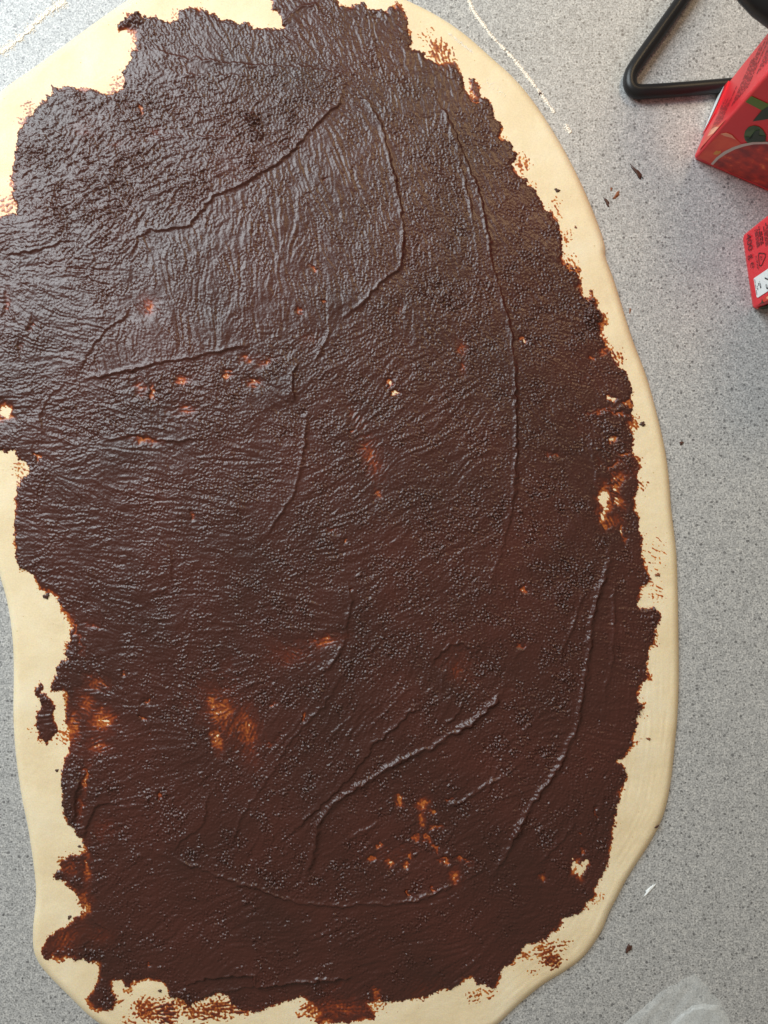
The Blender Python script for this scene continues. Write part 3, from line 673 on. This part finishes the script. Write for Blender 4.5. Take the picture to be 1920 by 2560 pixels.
# ---- thickness in millimetres
T0 = np.maximum(1.12 + 0.16 * lown(160) + 0.10 * lown(50), 0.88)
edge = 1 - np.exp(-np.clip(sd, 0, None) / 4.0)
body = T0 * edge
fr = sstep(0.2, 1.2, lown(70)) * np.exp(-(np.clip(sd, 0, None) / 9.0) ** 2)
body = body * (1 - 0.8 * np.clip(fr + 0.25 * fr * nb, 0, 1))
body = np.where(thin > 0.02, body * np.clip(1 - 0.93 * np.clip(thin, 0, 1.0), 0, 1) - 0.35 * np.clip(thin - 1.16, 0, None), body)
soft = np.clip(body / 0.8, 0, 1)
thk = body + soft * (grain + rid) + lump * np.clip(body / 0.3, 0, 1)
grain_thin = 0.07 * (nb + 0.7 * na) * (1 - soft)
thk += np.where(sd > 0, grain_thin, 0)
thk = np.where((body > 0.02) & (thk < 0.03), 0.03, thk)
thk = np.where(sd < 0, np.maximum(sd * 0.06, -0.5), thk)
# bare holes
thk = np.where((sd > 0) & (thin > 1.20), np.minimum(thk, (1.20 - thin) * 0.6), thk)
sm_t = np.full((NY, NX), -0.5, np.float32)
for cn, x, y, rx, ry, a, den, tk in SMEAR:
    e = ell(cn, x, y, rx, ry, a)
    m = e < 1.5
    f = (den + 0.35) * (1 - 0.75 * e[m] ** 2) - 0.65 + 0.42 * blot2[m]
    sm_t[m] = np.maximum(sm_t[m], np.where(f > 0, 0.02 + tk * np.clip(f * 1.6, 0, 1.6), f * 0.2))
fm = np.clip(lown(55) - 0.15, 0, 1.6)
ff = fm * 0.8 + 0.34 * blot2 - np.clip(-sd, 0, None) / 8.0 - 0.25
fringe = np.where((ff > 0) & (sd > -22) & (sd < 1.0), 0.02 + 0.14 * ff, -0.5)
sm_t = np.maximum(sm_t, fringe)
thk = np.where(thk < 0.02, np.maximum(thk, sm_t), thk)
colour_t = np.clip(np.where(soft > 0.05, body + 0.25 * soft * grain + 0.6 * np.clip(grain_thin, -1, 1), thk), 0.0, 1.4)
colour_t = np.maximum(np.where(sm_t > 0, np.minimum(np.maximum(colour_t, sm_t), 0.9), colour_t), 0.0)
colour_t = np.clip(colour_t + 0.035 * (1 - soft) * blot, 0.0, 1.4)
colour_t = np.where(sd > 4, np.maximum(colour_t, 0.075), colour_t)

# ---- dough surface
dd = sdf(dough_poly, 80.0)
dmm = np.clip(dd, 0, None) * S * 1000
TH = 4.2
prof = TH * np.sqrt(np.clip(1 - (1 - np.clip(dmm / 5.0, 0, 1)) ** 2, 0, 1))
und = 0.16 * lown(150) + 0.07 * lown(60)
ey, ex = np.gradient(dd)
# stretch lines that run with the lower right edge
ANG_S, DXs, DYs = ANG, DX, DY
D300 = sdf(dough_poly, 300.0)
gx_, gy_ = np.gradient(D300)
gn = np.hypot(gx_, gy_) + 1e-6
DX = (gx_ / gn).astype(np.float32); DY = (-gy_ / gn).astype(np.float32)
stretch = streak(noise(13, 0.6), 6, 7.0)
DX, DY = DXs, DYs
wr = sstep(1200, 1550, XX) * sstep(1500, 1800, YY) + 0.5 * sstep(2250, 2450, YY) * sstep(600, 1100, XX)
wr = np.clip(wr, 0, 1)
dz = prof + und * np.clip(dmm / 6, 0, 1) + 0.17 * stretch * (0.25 + wr) * sstep(200.0, 130.0, D300) * np.clip(dmm / 2.5, 0, 1) + 0.03 * lown(20) * np.clip(dmm / 3, 0, 1)
dz = np.maximum(dz, 0.0)

dz = np.nan_to_num(dz)
thk = np.minimum(np.nan_to_num(thk), 4.5)
zz = (dz / 1000).astype(np.float32)


def world_xy(X, Y, z):
    f = (1 - z / D) * S
    return (X - 960) * f, (1280 - Y) * f


# dough mesh on every second sample, rim vertices pulled onto the outline
sub = slice(None, None, 2)
ds_ = dd[sub, sub]
Xs, Ys = XX[sub, sub].copy(), YY[sub, sub].copy()
gyy, gxx = np.gradient(ds_, 2 * STEP)
gn = np.hypot(gxx, gyy) + 1e-6
out = ds_ < 0
near = out & (ds_ > -12)
Xs[near] -= (ds_ * gxx / gn ** 2)[near]
Ys[near] -= (ds_ * gyy / gn ** 2)[near]
zs = zz[sub, sub].copy()
zs[near] = 0.0
keep = ds_ > 0
face = keep[:-1, :-1] | keep[1:, :-1] | keep[:-1, 1:] | keep[1:, 1:]
ny, nx = ds_.shape
idx = np.arange(ny * nx).reshape(ny, nx)
q = np.stack([idx[:-1, :-1], idx[1:, :-1], idx[1:, 1:], idx[:-1, 1:]], -1)[face]
used = np.unique(q)
remap = np.full(ny * nx, -1, np.int64)
remap[used] = np.arange(len(used))
wxs, wys = world_xy(Xs, Ys, zs)
co = np.stack([wxs.ravel(), wys.ravel(), zs.ravel()], 1)[used]
dough = link('dough_sheet', quadmesh('dough_sheet', co, remap[q]), M_dough)
tag(dough, 'large oval sheet of rolled pale dough spread with dark chocolate paste', 'dough')

# chocolate mesh
zt = np.where(thk > 0, thk, thk) / 1000
zc = zz + zt
keep = (thk > 0) & (dd > 3)
face = keep[:-1, :-1] | keep[1:, :-1] | keep[:-1, 1:] | keep[1:, 1:]
idx = np.arange(NY * NX).reshape(NY, NX)
isl = sdf(isle_poly, 40.0) > -14
isl &= sdf(choc_poly, 30.0) < 1.5
islf = isl[:-1, :-1]
QA = np.stack([idx[:-1, :-1], idx[1:, :-1], idx[1:, 1:], idx[:-1, 1:]], -1)
cxs, cys = world_xy(XX, YY, zz + 0.0009)
COALL = np.stack([cxs.ravel(), cys.ravel(), zc.ravel()], 1)


def choc_part(name, fmask, label=None):
    q = QA[fmask]
    used = np.unique(q)
    remap = np.full(NY * NX, -1, np.int64)
    remap[used] = np.arange(len(used))
    me = quadmesh(name, COALL[used], remap[q])
    a = me.attributes.new('thickness', 'FLOAT', 'POINT')
    a.data.foreach_set('value', colour_t.ravel()[used].astype(np.float32))
    o = link(name, me, M_choc, dough)
    if label: o['label'] = label
    return o


choc_part('chocolate_spread', face & ~islf)
choc_part('chocolate_smear', face & islf, 'small separate smear of chocolate left of the main spread')


def ground_z(p):
    i = int((p[0] - G0x) / STEP); j = int((p[1] - G0y) / STEP)
    if 0 <= i < NX and 0 <= j < NY:
        return max(float(zz[j, i]) + max(float(thk[j, i]), 0.0) / 1000 * (1 if dd[j, i] > 3 else 0), 0.0)
    return 0.0


# ------------------------------------------------------------------ crumbs
def crumb(p, L, Wd, ang, label, mat=M_crumb, name='chocolate_crumb', cat='crumb', hgt=None, group='chocolate crumbs', seed=0):
    r = random.Random(seed + int(p[0]) * 7)
    bm = bmesh.new()
    bmesh.ops.create_icosphere(bm, subdivisions=3, radius=1.0)
    h = hgt if hgt else 0.35 * Wd * S
    ph = [r.uniform(0, 6.28) for _ in range(6)]
    for v in bm.verts:
        c = v.co
        a = math.atan2(c.y, c.x)
        k = 1 + 0.20 * math.sin(3 * a + ph[0]) + 0.16 * math.sin(5 * a + ph[1]) + 0.14 * math.sin(9 * a + ph[2]) + 0.10 * math.sin(7 * c.x + ph[3]) * math.cos(6 * c.y + ph[4])
        z = max(c.z, -0.3) + 0.25 * math.sin(5 * c.x + ph[5]) * math.cos(4 * c.y + ph[3]) * (c.z > 0)
        v.co = Vector((c.x * k * L * S * 0.5, c.y * k * Wd * S * 0.5, (z + 0.3) * h * 0.8))
    o = link(name, bm_mesh(name, bm), mat)
    z = ground_z(p)
    o.location = wpos(p, z)
    o.location.z = z - 0.00005
    o.rotation_euler = (0, 0, math.radians(-ang))
    tag(o, label, cat, group)
    return o


g1 = 'chocolate crumbs on the worktop'
g2 = 'chocolate crumbs on the bare dough rim'
crumb((1592, 431), 44, 10, 50, 'long dark flake of chocolate on the worktop below the upper red carton', group=g1)
crumb((1528, 473), 10, 5, 105, 'tiniest brown crumb in the group of three beside the dark flake', M_crumb2, group=g1)
crumb((1541, 488), 24, 8, -55, 'orange-brown crumb right of the other two in the small group below the flake', M_crumb2, group=g1)
crumb((1517, 506), 24, 8, 65, 'pointed dark crumb nearest the dough in the small group below the flake', group=g1)
crumb((1703, 1108), 11, 8, -40, 'single dark crumb on the bare worktop right of the dough, below both cartons', group=g1)
crumb((1571, 2371), 22, 12, -60, 'ragged dark crumb on the worktop above the plastic film', group=g1)
crumb((1575, 777), 14, 4, -80, 'faint reddish crumb on the worktop close beside the dough edge', M_crumb2, group=g1)
crumb((1350, 234), 9, 7, 20, 'dark speck lying on the end of the white flour line', group=g1)
crumb((1606, 1060), 13, 11, 20, 'round reddish crumb on the dough rim below the cartons', M_crumb, group=g2)
crumb((1644, 1437), 13, 8, 0, 'square dark crumb on the right dough rim above the notch', M_crumb2, group=g2)
crumb((1621, 1847), 11, 6, 15, 'small brown crumb alone on the wide lower right dough rim', M_crumb2, group=g2)
crumb((1641, 2067), 15, 5, -25, 'thin brown sliver at the outer edge of the lower right dough rim', M_crumb, group=g2)
crumb((116, 1490), 17, 12, -30, 'glossy dark crumb on the left dough rim above the separate smear', M_crumb, group=g2)
crumb((174, 2293), 12, 7, -50, 'dark crumb on the dough above the pointed lower left lobe', M_crumb, group=g2)
crumb((142, 1926), 8, 7, 0, 'tiny dark crumb touching the left rim beside the folded flap', M_crumb, group=g2)
crumb((199, 2116), 9, 6, 20, 'small crumb in the notch of the spread at the lower left', M_crumb, group=g2)
crumb((1393, 476), 14, 8, 25, 'dark crumb on the upper right dough rim beside the flecks', M_crumb, group=g2)
crumb((1439, 568), 8, 5, 60, 'tiny faded crumb on the upper right dough rim near its outer edge', M_crumb2, group=g2)
crumb((400, 2477), 9, 7, 10, 'small dark crumb on the bare patch of dough near the bottom', M_crumb, group=g2)
crumb((1624, 2224), 40, 8, -48, 'white shiny scrap of plastic lying on the worktop', M_white, 'plastic_scrap', 'scrap', hgt=0.0008, group=None)


# ------------------------------------------------------------------ flour
def flour(name, path, width, count, label, zbase=None, size=(0.0003, 0.0011)):
    r = random.Random(len(path) * 31 + count)
    bm = bmesh.new()
    P = [Vector((a, b)) for a, b in path]
    seg = [(P[i + 1] - P[i]).length for i in range(len(P) - 1)]
    tot = sum(seg)
    for k in range(count):
        s = r.random() * tot
        i = 0
        while i < len(seg) - 1 and s > seg[i]:
            s -= seg[i]; i += 1
        t = s / seg[i]
        p = P[i].lerp(P[i + 1], t)
        dirv = (P[i + 1] - P[i]).normalized()
        nv = Vector((-dirv.y, dirv.x))
        gapn = math.sin(s * 0.09 + i) + math.sin(s * 0.23 + 2 * i)
        if gapn < -1.1 and r.random() < 0.75: continue
        off = r.gauss(0, width) * (1 + 0.4 * gapn)
        p = p + nv * off
        z = ground_z((p.x, p.y)) if zbase is None else zbase
        c = wpos((p.x, p.y), z)
        rad = r.uniform(*size) * (1.0 if abs(off) < width else 0.6)
        M = Matrix.Translation((c.x, c.y, z + rad * 0.1)) @ Matrix.Rotation(r.random() * 6.28, 4, 'Z') @ Matrix.Diagonal((rad, rad * r.uniform(0.5, 1), rad * 0.45, 1))
        bmesh.ops.create_icosphere(bm, subdivisions=1, radius=1.0, matrix=M)
    o = link(name, bm_mesh(name, bm), M_flour)
    tag(o, label, 'flour', kind='stuff')
    return o


flour('flour_streak', px('X', (1370, -30), (1400, 60), (1450, 130), (1530, 240), (1600, 310), (1659, 370)) + [(1310, 180), (1350, 232), (1385, 282)], 2.0, 1500, 'thin curved line of white flour on the worktop right of the dough')
flour('flour_streak', [(1412, 312), (1420, 322), (1425, 332)], 3.0, 60, 'small dab of flour below the end of the flour line')
flour('flour_streak', px('A', (430, 5), (370, 40), (280, 100), (200, 180), (130, 250), (0, 340), (-60, 370)), 5.5, 1500, 'thick smear of flour on the bright worktop at the upper left corner')
flour('flour_dusting', px('X', (1250, 215), (1330, 280), (1410, 345)), 2.5, 240, 'faint dusting of flour on the upper right dough rim', size=(0.0002, 0.0005))
flour('flour_dusting', px('X', (1480, 520), (1560, 580), (1620, 620)), 7.0, 80, 'second fainter dusting of flour lower on the dough rim', size=(0.0002, 0.0005))


# ------------------------------------------------------------------ black tube rack
def tube(name, pts, rads, mat, parent, n=20):
    P = [Vector(p) for p in pts]
    # smooth the path
    for _ in range(3):
        Q = [P[0]]
        R_ = [rads[0]]
        for i in range(len(P) - 1):
            Q += [P[i].lerp(P[i + 1], 0.25), P[i].lerp(P[i + 1], 0.75)]
            R_ += [rads[i] * 0.75 + rads[i + 1] * 0.25, rads[i] * 0.25 + rads[i + 1] * 0.75]
        Q.append(P[-1]); R_.append(rads[-1])
        P, rads = Q, R_
    bm = bmesh.new()
    rings = []
    up = Vector((0, 0, 1))
    for i, p in enumerate(P):
        t = (P[min(i + 1, len(P) - 1)] - P[max(i - 1, 0)]).normalized()
        ref = up if abs(t.z) < 0.9 else Vector((0.3, 1, 0)).normalized()
        a = t.cross(ref).normalized()
        b_ = a.cross(t).normalized()
        rings.append([bm.verts.new(p + rads[i] * (math.cos(2 * math.pi * k / n) * a + math.sin(2 * math.pi * k / n) * b_)) for k in range(n)])
    for i in range(len(rings) - 1):
        for k in range(n):
            bm.faces.new((rings[i][k], rings[i][(k + 1) % n], rings[i + 1][(k + 1) % n], rings[i + 1][k]))
    bm.faces.new(rings[0]); bm.faces.new(rings[-1])
    return link(name, bm_mesh(name, bm), mat, parent)


rack = empty('tube_rack', (0, 0, 0))
tag(rack, 'black bent metal tube rack standing behind the upper red carton', 'rack')
rt = 0.0051


def rp(c, x, y, z=rt):
    p, = px(c, (x, y))
    return tuple(wpos(p, z))


top_a = wpos((1775, -105), rt)
tube('foot_tube', [(top_a.x + 0.012, top_a.y + 0.02, 0.11), (top_a.x + 0.012, top_a.y + 0.018, 0.02), tuple(top_a), rp('T', 850, 0), rp('T', 640, 295), rp('T', 460, 545), rp('T', 345, 715), rp('T', 375, 870), rp('T', 560, 862), rp('T', 900, 838), rp('T', 1200, 812), rp('T', 1500, 790), rp('T', 2300, 735)], [rt] * 13, M_black, rack)
ba = wpos((1796, -98), 0.11); bb = wpos((2075, 110), 0.11)
tube('cross_bar', [(top_a.x + 0.010, top_a.y + 0.022, 0.11), tuple(ba), tuple(bb), (bb.x + 0.02, bb.y - 0.015, 0.10)], [0.012] * 4, M_black, rack)


# ------------------------------------------------------------------ tomato cartons
CW, CD, CH = 0.076, 0.0568, 0.128


class Carton:
    def __init__(self, label, p_front, p_back):
        a = wpos(p_front); b_ = wpos(p_back)
        self.o = a
        self.v = (b_ - a).normalized()
        self.u = Vector((self.v.y, -self.v.x, 0))
        self.root = empty('tomato_carton', a, math.atan2(self.u.y, self.u.x))
        tag(self.root, label, 'carton', 'red tomato cartons at the right')
        bm = bmesh.new()
        # tall body with slightly drawn in bottom and top, sealed fin on top
        lv = [(0.0, 0.0012), (0.004, 0.0), (0.03, -0.0003), (0.09, -0.0003), (CH - 0.006, 0.0), (CH, 0.0015)]
        rings = []
        for z, ins in lv:
            r = 0.0022
            ring = []
            for cx, cy, a0 in ((CW - r - ins, CD - r - ins, 0), (r + ins, CD - r - ins, 90), (r + ins, r + ins, 180), (CW - r - ins, r + ins, 270)):
                for k in range(5):
                    an = math.radians(a0 + 22.5 * k)
                    ring.append(bm.verts.new((cx + r * math.cos(an), cy + r * math.sin(an), z)))
            rings.append(ring)
        n = len(rings[0])
        for i in range(len(rings) - 1):
            for k in range(n):
                bm.faces.new((rings[i][k], rings[i][(k + 1) % n], rings[i + 1][(k + 1) % n], rings[i + 1][k]))
        bm.faces.new(rings[0]); bm.faces.new(rings[-1])
        link('carton_body', bm_mesh('carton_body', bm, False), M_red, self.root)
        bm = bmesh.new()
        bmesh.ops.create_cube(bm, size=1.0)
        bmesh.ops.scale(bm, vec=(CW - 0.004, 0.0012, 0.010), verts=bm.verts)
        bmesh.ops.translate(bm, vec=(CW / 2, CD / 2, CH + 0.0045), verts=bm.verts)
        link('top_seam', bm_mesh('top_seam', bm, False), M_red, self.root)

    def hit(self, p, face, off):
        """photo pixel -> carton coordinates on a face plane"""
        d = wpos(p) - Vector((0, 0, D))
        nrm, pos = (-self.v, -off) if face == 'front' else (-self.u, -off)
        axis = self.v if face == 'front' else self.u
        q = self.o + axis * pos
        t = (q - Vector((0, 0, D))).dot(axis) / d.dot(axis)
        h = Vector((0, 0, D)) + d * t - self.o
        a = h.dot(self.u) if face == 'front' else h.dot(self.v)
        lim = CW if face == 'front' else CD
        return min(max(a, 0.0008), lim - 0.0008), min(max(h.z, 0.0012), CH - 0.002)

    def pt(self, a, z, face, off):
        return Vector((a, -off, z)) if face == 'front' else Vector((-off, a, z))

    def decal(self, name, crop, pts, face, mat, lay=1, parent=None, thick=0.00012):
        off = 0.0004 + 0.00013 * lay
        P = [self.hit(p, face, off) for p in px(crop, *pts)]
        bm = bmesh.new()
        f1 = [bm.verts.new(self.pt(a, z, face, off)) for a, z in P]
        f0 = [bm.verts.new(self.pt(a, z, face, off - thick)) for a, z in P]
        try:
            bm.faces.new(f1)
            n = len(P)
            for k in range(n):
                bm.faces.new((f1[k], f1[(k + 1) % n], f0[(k + 1) % n], f0[k]))
        except ValueError:
            pass
        bmesh.ops.triangulate(bm, faces=[f for f in bm.faces if len(f.verts) > 4])
        return link(name, bm_mesh(name, bm, False), mat, parent or self.root)

    def quads(self, name, rects, face, mat, lay=2, parent=None):
        off = 0.0004 + 0.00013 * lay
        bm = bmesh.new()
        for a0, a1, z0, z1 in rects:
            vs = [bm.verts.new(self.pt(a, z, face, off)) for a, z in ((a0, z0), (a1, z0), (a1, z1), (a0, z1))]
            bm.faces.new(vs)
        return link(name, bm_mesh(name, bm, False), mat, parent or self.root)

    def text(self, name, s, v0, z0, size, mat, lay=3, parent=None, sx=1.0, bold=0.0, fit=None):
        """lettering on the side face, read towards -v, top of letters up"""
        cu = bpy.data.curves.new(name, 'FONT')
        cu.body = s
        cu.size = size
        cu.offset = bold
        cu.resolution_u = 4
        to = bpy.data.objects.new(name + '_curve', cu)
        C.objects.link(to)
        bpy.context.view_layer.update()
        me = bpy.data.meshes.new_from_object(to.evaluated_get(bpy.context.evaluated_depsgraph_get()))
        bpy.data.objects.remove(to)
        off = 0.0004 + 0.00013 * lay
        if fit:
            sx = fit / max(vt.co.x for vt in me.vertices)
        for vt in me.vertices:
            vt.co = Vector((-off, v0 - vt.co.x * sx, z0 + vt.co.y))
        me.materials.clear()
        return link(name, me, mat, parent or self.root)


def textlines(v0, v1, z0, z1, n, seed, lw=0.48):
    r = random.Random(seed)
    out = []
    dzl = (z1 - z0) / n
    for k in range(n):
        z = z0 + dzl * k
        a = v0
        end = v1 - r.random() ** 3 * (v1 - v0) * 0.5
        while a < end:
            L = r.uniform(0.0012, 0.0048)
            out.append((a, min(a + L, end), z, z + dzl * lw))
            a += L + 0.0007
    return out


ca = Carton('taller-looking red tomato carton standing over the black rack tube', (1730, 399), (1805, 225))
ca.decal('tomato_print', 'V', [(250, 1735), (330, 1640), (450, 1510), (545, 1420), (640, 1390), (720, 1420), (800, 1500), (850, 1557), (720, 1602), (600, 1662), (500, 1742), (432, 1822)], 'front', M_tom, 1)
ca.decal('tomato_highlight', 'V', [(560, 1410), (640, 1395), (720, 1430), (770, 1490), (700, 1460), (620, 1440)], 'front', M_pale, 2)
ca.decal('gold_emblem', 'V', [(460, 1690), (480, 1660), (510, 1640), (530, 1655), (560, 1640), (565, 1670), (530, 1690), (500, 1700)], 'front', M_gold, 2)
ca.decal('sauce_print', 'V', [(452, 1836), (530, 1755), (640, 1680), (760, 1620), (880, 1580), (1020, 1550), (1190, 1546), (1400, 1566), (1500, 1600), (1700, 2000), (1700, 2400), (1217, 2170), (800, 1990)], 'front', M_pulp, 1)
ca.decal('plate_rim', 'V', [(425, 1828), (500, 1740), (600, 1660), (720, 1600), (850, 1555), (1000, 1525), (1190, 1520), (1400, 1540), (1500, 1570), (1500, 1602), (1400, 1570), (1190, 1550), (1020, 1554), (880, 1584), (760, 1624), (640, 1684), (530, 1759), (455, 1840)], 'front', M_grey, 3)
ca.decal('leaf_print', 'V', [(885, 1440), (900, 1370), (950, 1315), (1020, 1295), (1090, 1310), (1150, 1360), (1188, 1430), (1185, 1510), (1100, 1526), (1000, 1528), (940, 1538), (900, 1500)], 'front', M_leaf, 2)
ca.decal('leaf_shade', 'V', [(900, 1450), (1000, 1460), (1035, 1370), (1100, 1355), (1090, 1430), (1180, 1440), (1185, 1505), (1100, 1520), (1000, 1522), (930, 1510)], 'front', M_dleaf, 4)
ca.decal('ribbon_print', 'V', [(905, 968), (985, 888), (1217, 996), (1420, 1090), (1350, 1170), (1130, 1085)], 'front', M_green, 2)
ca.decal('dark_leaf_print', 'V', [(1003, 1238), (1130, 1087), (1217, 1030), (1330, 1100), (1330, 1190), (1210, 1205), (1110, 1222)], 'front', M_dleaf, 3)
ca.decal('tomato_print', 'V', [(330, 1500), (400, 1370), (440, 1290), (490, 1268), (540, 1290), (570, 1350), (510, 1430), (420, 1520), (300, 1640), (260, 1640)], 'side', M_tom, 1)
ca.decal('tomato_highlight', 'V', [(380, 1440), (430, 1350), (480, 1310), (530, 1330), (510, 1390), (440, 1450)], 'side', M_pale, 2)
ca.quads('small_print', textlines(0.006, 0.032, 0.026, 0.050, 7, 3, 0.36) + textlines(0.010, 0.050, 0.058, 0.084, 7, 5, 0.36) + textlines(0.014, 0.050, 0.090, 0.120, 8, 6, 0.36), 'side', M_line, 2)
# folded ear at the foot of the side with its white label
bm = bmesh.new()
fl = [(0.020, 0.0008), (0.0545, 0.0008), (0.0545, 0.016), (0.046, 0.018), (0.030, 0.014), (0.022, 0.006)]
vo = [bm.verts.new((-0.0014 * min(1.0, 0.35 + (a - 0.020) / 0.02), a, z)) for a, z in fl]
vi = [bm.verts.new((-0.0002, a, z)) for a, z in fl]
bm.faces.new(vo)
for k in range(len(fl)):
    bm.faces.new((vo[k], vo[(k + 1) % len(fl)], vi[(k + 1) % len(fl)], vi[k]))
flap = link('folded_ear', bm_mesh('folded_ear', bm, False), M_red, ca.root)
bm = bmesh.new()
vs = [bm.verts.new((-0.0016 * min(1.0, 0.35 + (a - 0.020) / 0.02) - 0.0001, a, z)) for a, z in ((0.0225, 0.0015), (0.0535, 0.0015), (0.0535, 0.0105), (0.040, 0.0120), (0.026, 0.007))]
bm.faces.new(vs)
link('white_label', bm_mesh('white_label', bm, False), M_white, flap)

cb = Carton('red tomato carton marked 400 g with a white price panel', (1879, 776), (1852, 591))
v1, z1 = cb.hit(px('W', (345, 600))[0], 'side', 0.0006)
v2, z2 = cb.hit(px('W', (425, 1250))[0], 'side', 0.0006)
cb.text('weight_mark', '400 g \u212e', v1, z1, 0.0100, M_ink, 3, fit=v1 - v2)
va, za = cb.hit(px('W', (505, 500))[0], 'side', 0.0006)
vb, zb = cb.hit(px('W', (535, 850))[0], 'side', 0.0006)
zc_, = [cb.hit(px('W', (763, 520))[0], 'side', 0.0006)[1]]
cb.quads('small_print', textlines(vb, va, za, za + 0.0052, 3, 8, 0.5) + textlines(vb, va + 0.001, za + 0.0056, za + 0.0105, 2, 9, 0.62) + textlines(vb - 0.003, CD - 0.004, za + 0.012, 0.062, 16, 10, 0.5), 'side', M_ink, 2)


def stroke(c, name, crop, pts, wd, mat, closed=True, lay=2):
    off = 0.0004 + 0.00013 * lay
    P = [Vector(c.hit(p, 'side', off)) for p in px(crop, *pts)]
    n = len(P)
    bm = bmesh.new()
    for i in range(n if closed else n - 1):
        a, b_ = P[i], P[(i + 1) % n]
        t = (b_ - a).normalized() * wd * 0.5
        nr = Vector((-t.y, t.x))
        vs = [bm.verts.new(c.pt(q.x, q.y, 'side', off)) for q in (a - t + nr, b_ + t + nr, b_ + t - nr, a - t - nr)]
        bm.faces.new(vs)
    return link(name, bm_mesh(name, bm, False), mat, c.root)


stroke(cb, 'recycling_mark', 'W', [(582, 945), (605, 935), (690, 945), (712, 965), (708, 1010), (640, 1165), (612, 1180), (595, 1165), (578, 1000)], 0.00075, M_ink)
vr, zr = cb.hit(px('W', (612, 1000))[0], 'side', 0.0006)
cb.text('recycling_code', '81', vr, zr, 0.0036, M_ink, 3)
vr, zr = cb.hit(px('W', (520, 990))[0], 'side', 0.0006)
cb.text('recycling_code', 'C/PAP', vr, zr, 0.0034, M_ink, 3, sx=1.15)
pan = cb.decal('price_panel', 'W', [(490, 1425), (500, 1412), (763, 1235), (900, 1143), (900, 1575), (763, 1660), (572, 1784), (552, 1780), (545, 1768)], 'side', M_white, 2)
vr, zr = cb.hit(px('W', (700, 1370))[0], 'side', 0.0006)
cb.text('price_number', '73', vr, zr, 0.0088, M_blk, 4, parent=pan, sx=1.25)
vA, zA = cb.hit(px('W', (512, 1440))[0], 'side', 0.0006)
vB, zB = cb.hit(px('W', (560, 1730))[0], 'side', 0.0006)
cb.quads('panel_text', textlines(vB, vA, zA, zA + 0.0007, 1, 21, 0.8) + textlines(vB + 0.003, vB + 0.0085, zA + 0.0022, zA + 0.0032, 1, 22, 0.8) + textlines(vB + 0.0055, vB + 0.009, zA + 0.0042, zA + 0.0052, 1, 23, 0.8) + textlines(vB + 0.003, vB + 0.0095, zA + 0.0062, zA + 0.0080, 2, 24, 0.7), 'side', M_blk, 4, parent=pan)
cb.decal('tomato_print', 'W', [(640, 1880), (670, 1820), (720, 1760), (780, 1715), (860, 1680), (900, 1690), (900, 1800), (763, 1880), (690, 1905)], 'side', M_tom, 1)
cb.decal('tomato_highlight', 'W', [(725, 1790), (763, 1755), (800, 1745), (790, 1790), (750, 1815)], 'side', M_pale, 2)
cb.decal('leaf_print', 'W', [(560, 1960), (600, 1935), (635, 1880), (645, 1800), (660, 1860), (690, 1905), (763, 1880), (830, 1850), (800, 1910), (720, 1935), (640, 1950)], 'side', M_dleaf, 3)
cb.decal('tomato_print', 'W', [(500, 2010), (560, 1985), (680, 1985), (800, 1930), (1000, 1850), (1300, 1800), (1300, 1990), (700, 2018)], 'front', M_tom, 1)
cb.decal('leaf_print', 'W', [(560, 1990), (640, 1965), (740, 1950), (850, 1890), (900, 1905), (800, 1985), (700, 2010), (620, 2005)], 'front', M_dleaf, 2)


# ------------------------------------------------------------------ plastic film
def sheet(name, crop, pts, parent, z0, amp, seed, label=None):
    P = [Vector(p) for p in px(crop, *pts)]
    cen = sum(P, Vector((0, 0))) / len(P)
    r = random.Random(seed)
    ph = [r.uniform(0, 6.28) for _ in range(6)]
    # densify the outline, then rings to the centre
    Q = []
    for i in range(len(P)):
        a, b_ = P[i], P[(i + 1) % len(P)]
        n = max(2, int((b_ - a).length / 8))
        for k in range(n):
            q = a.lerp(b_, k / n)
            jit = 1.3 * math.sin(q.x * 0.21 + ph[0]) + 0.9 * math.sin(q.y * 0.33 + ph[1])
            Q.append(q + (q - cen).normalized() * jit)
    bm = bmesh.new()
    rings = []
    NR = 26

    def hz(q):
        return z0 + amp * (0.5 + 0.25 * math.sin(q.x * 0.05 + q.y * 0.03 + ph[2]) + 0.25 * math.sin(q.y * 0.07 - q.x * 0.045 + ph[3]) + 0.12 * math.sin(q.x * 0.16 + q.y * 0.11 + ph[4]))
    for k in range(NR):
        f = 1 - k / NR
        ring = []
        for q in Q:
            p = cen + (q - cen) * f
            z = hz(p) * (0.25 + 0.75 * min(1, (1 - f) * 5)) + 0.0002
            ring.append(bm.verts.new(wpos((p.x, p.y), z)))
        rings.append(ring)
    n = len(Q)
    for i in range(NR - 1):
        for k in range(n):
            bm.faces.new((rings[i][k], rings[i][(k + 1) % n], rings[i + 1][(k + 1) % n], rings[i + 1][k]))
    cv = bm.verts.new(wpos((cen.x, cen.y), hz(cen)))
    for k in range(n):
        bm.faces.new((rings[-1][k], rings[-1][(k + 1) % n], cv))
    o = link(name, bm_mesh(name, bm), M_film, parent)
    if label: o['label'] = label
    return o


film = sheet('plastic_film', 'Z', [(90, 830), (400, 580), (600, 395), (830, 285), (950, 205), (1010, 185), (1075, 225), (1200, 365), (1350, 545), (1425, 685), (1490, 830), (1620, 1150), (1500, 1500), (400, 1450), (-250, 1120)], None, 0.0004, 0.0018, 3)
tag(film, 'thin translucent sheet of plastic film at the bottom right of the worktop', 'plastic film')
sheet('folded_layer', 'Z', [(690, 850), (800, 720), (880, 655), (1000, 590), (1150, 570), (1330, 590), (1420, 720), (1480, 850), (1560, 1130), (1400, 1400), (700, 1380), (560, 1100)], film, 0.0022, 0.0018, 9)
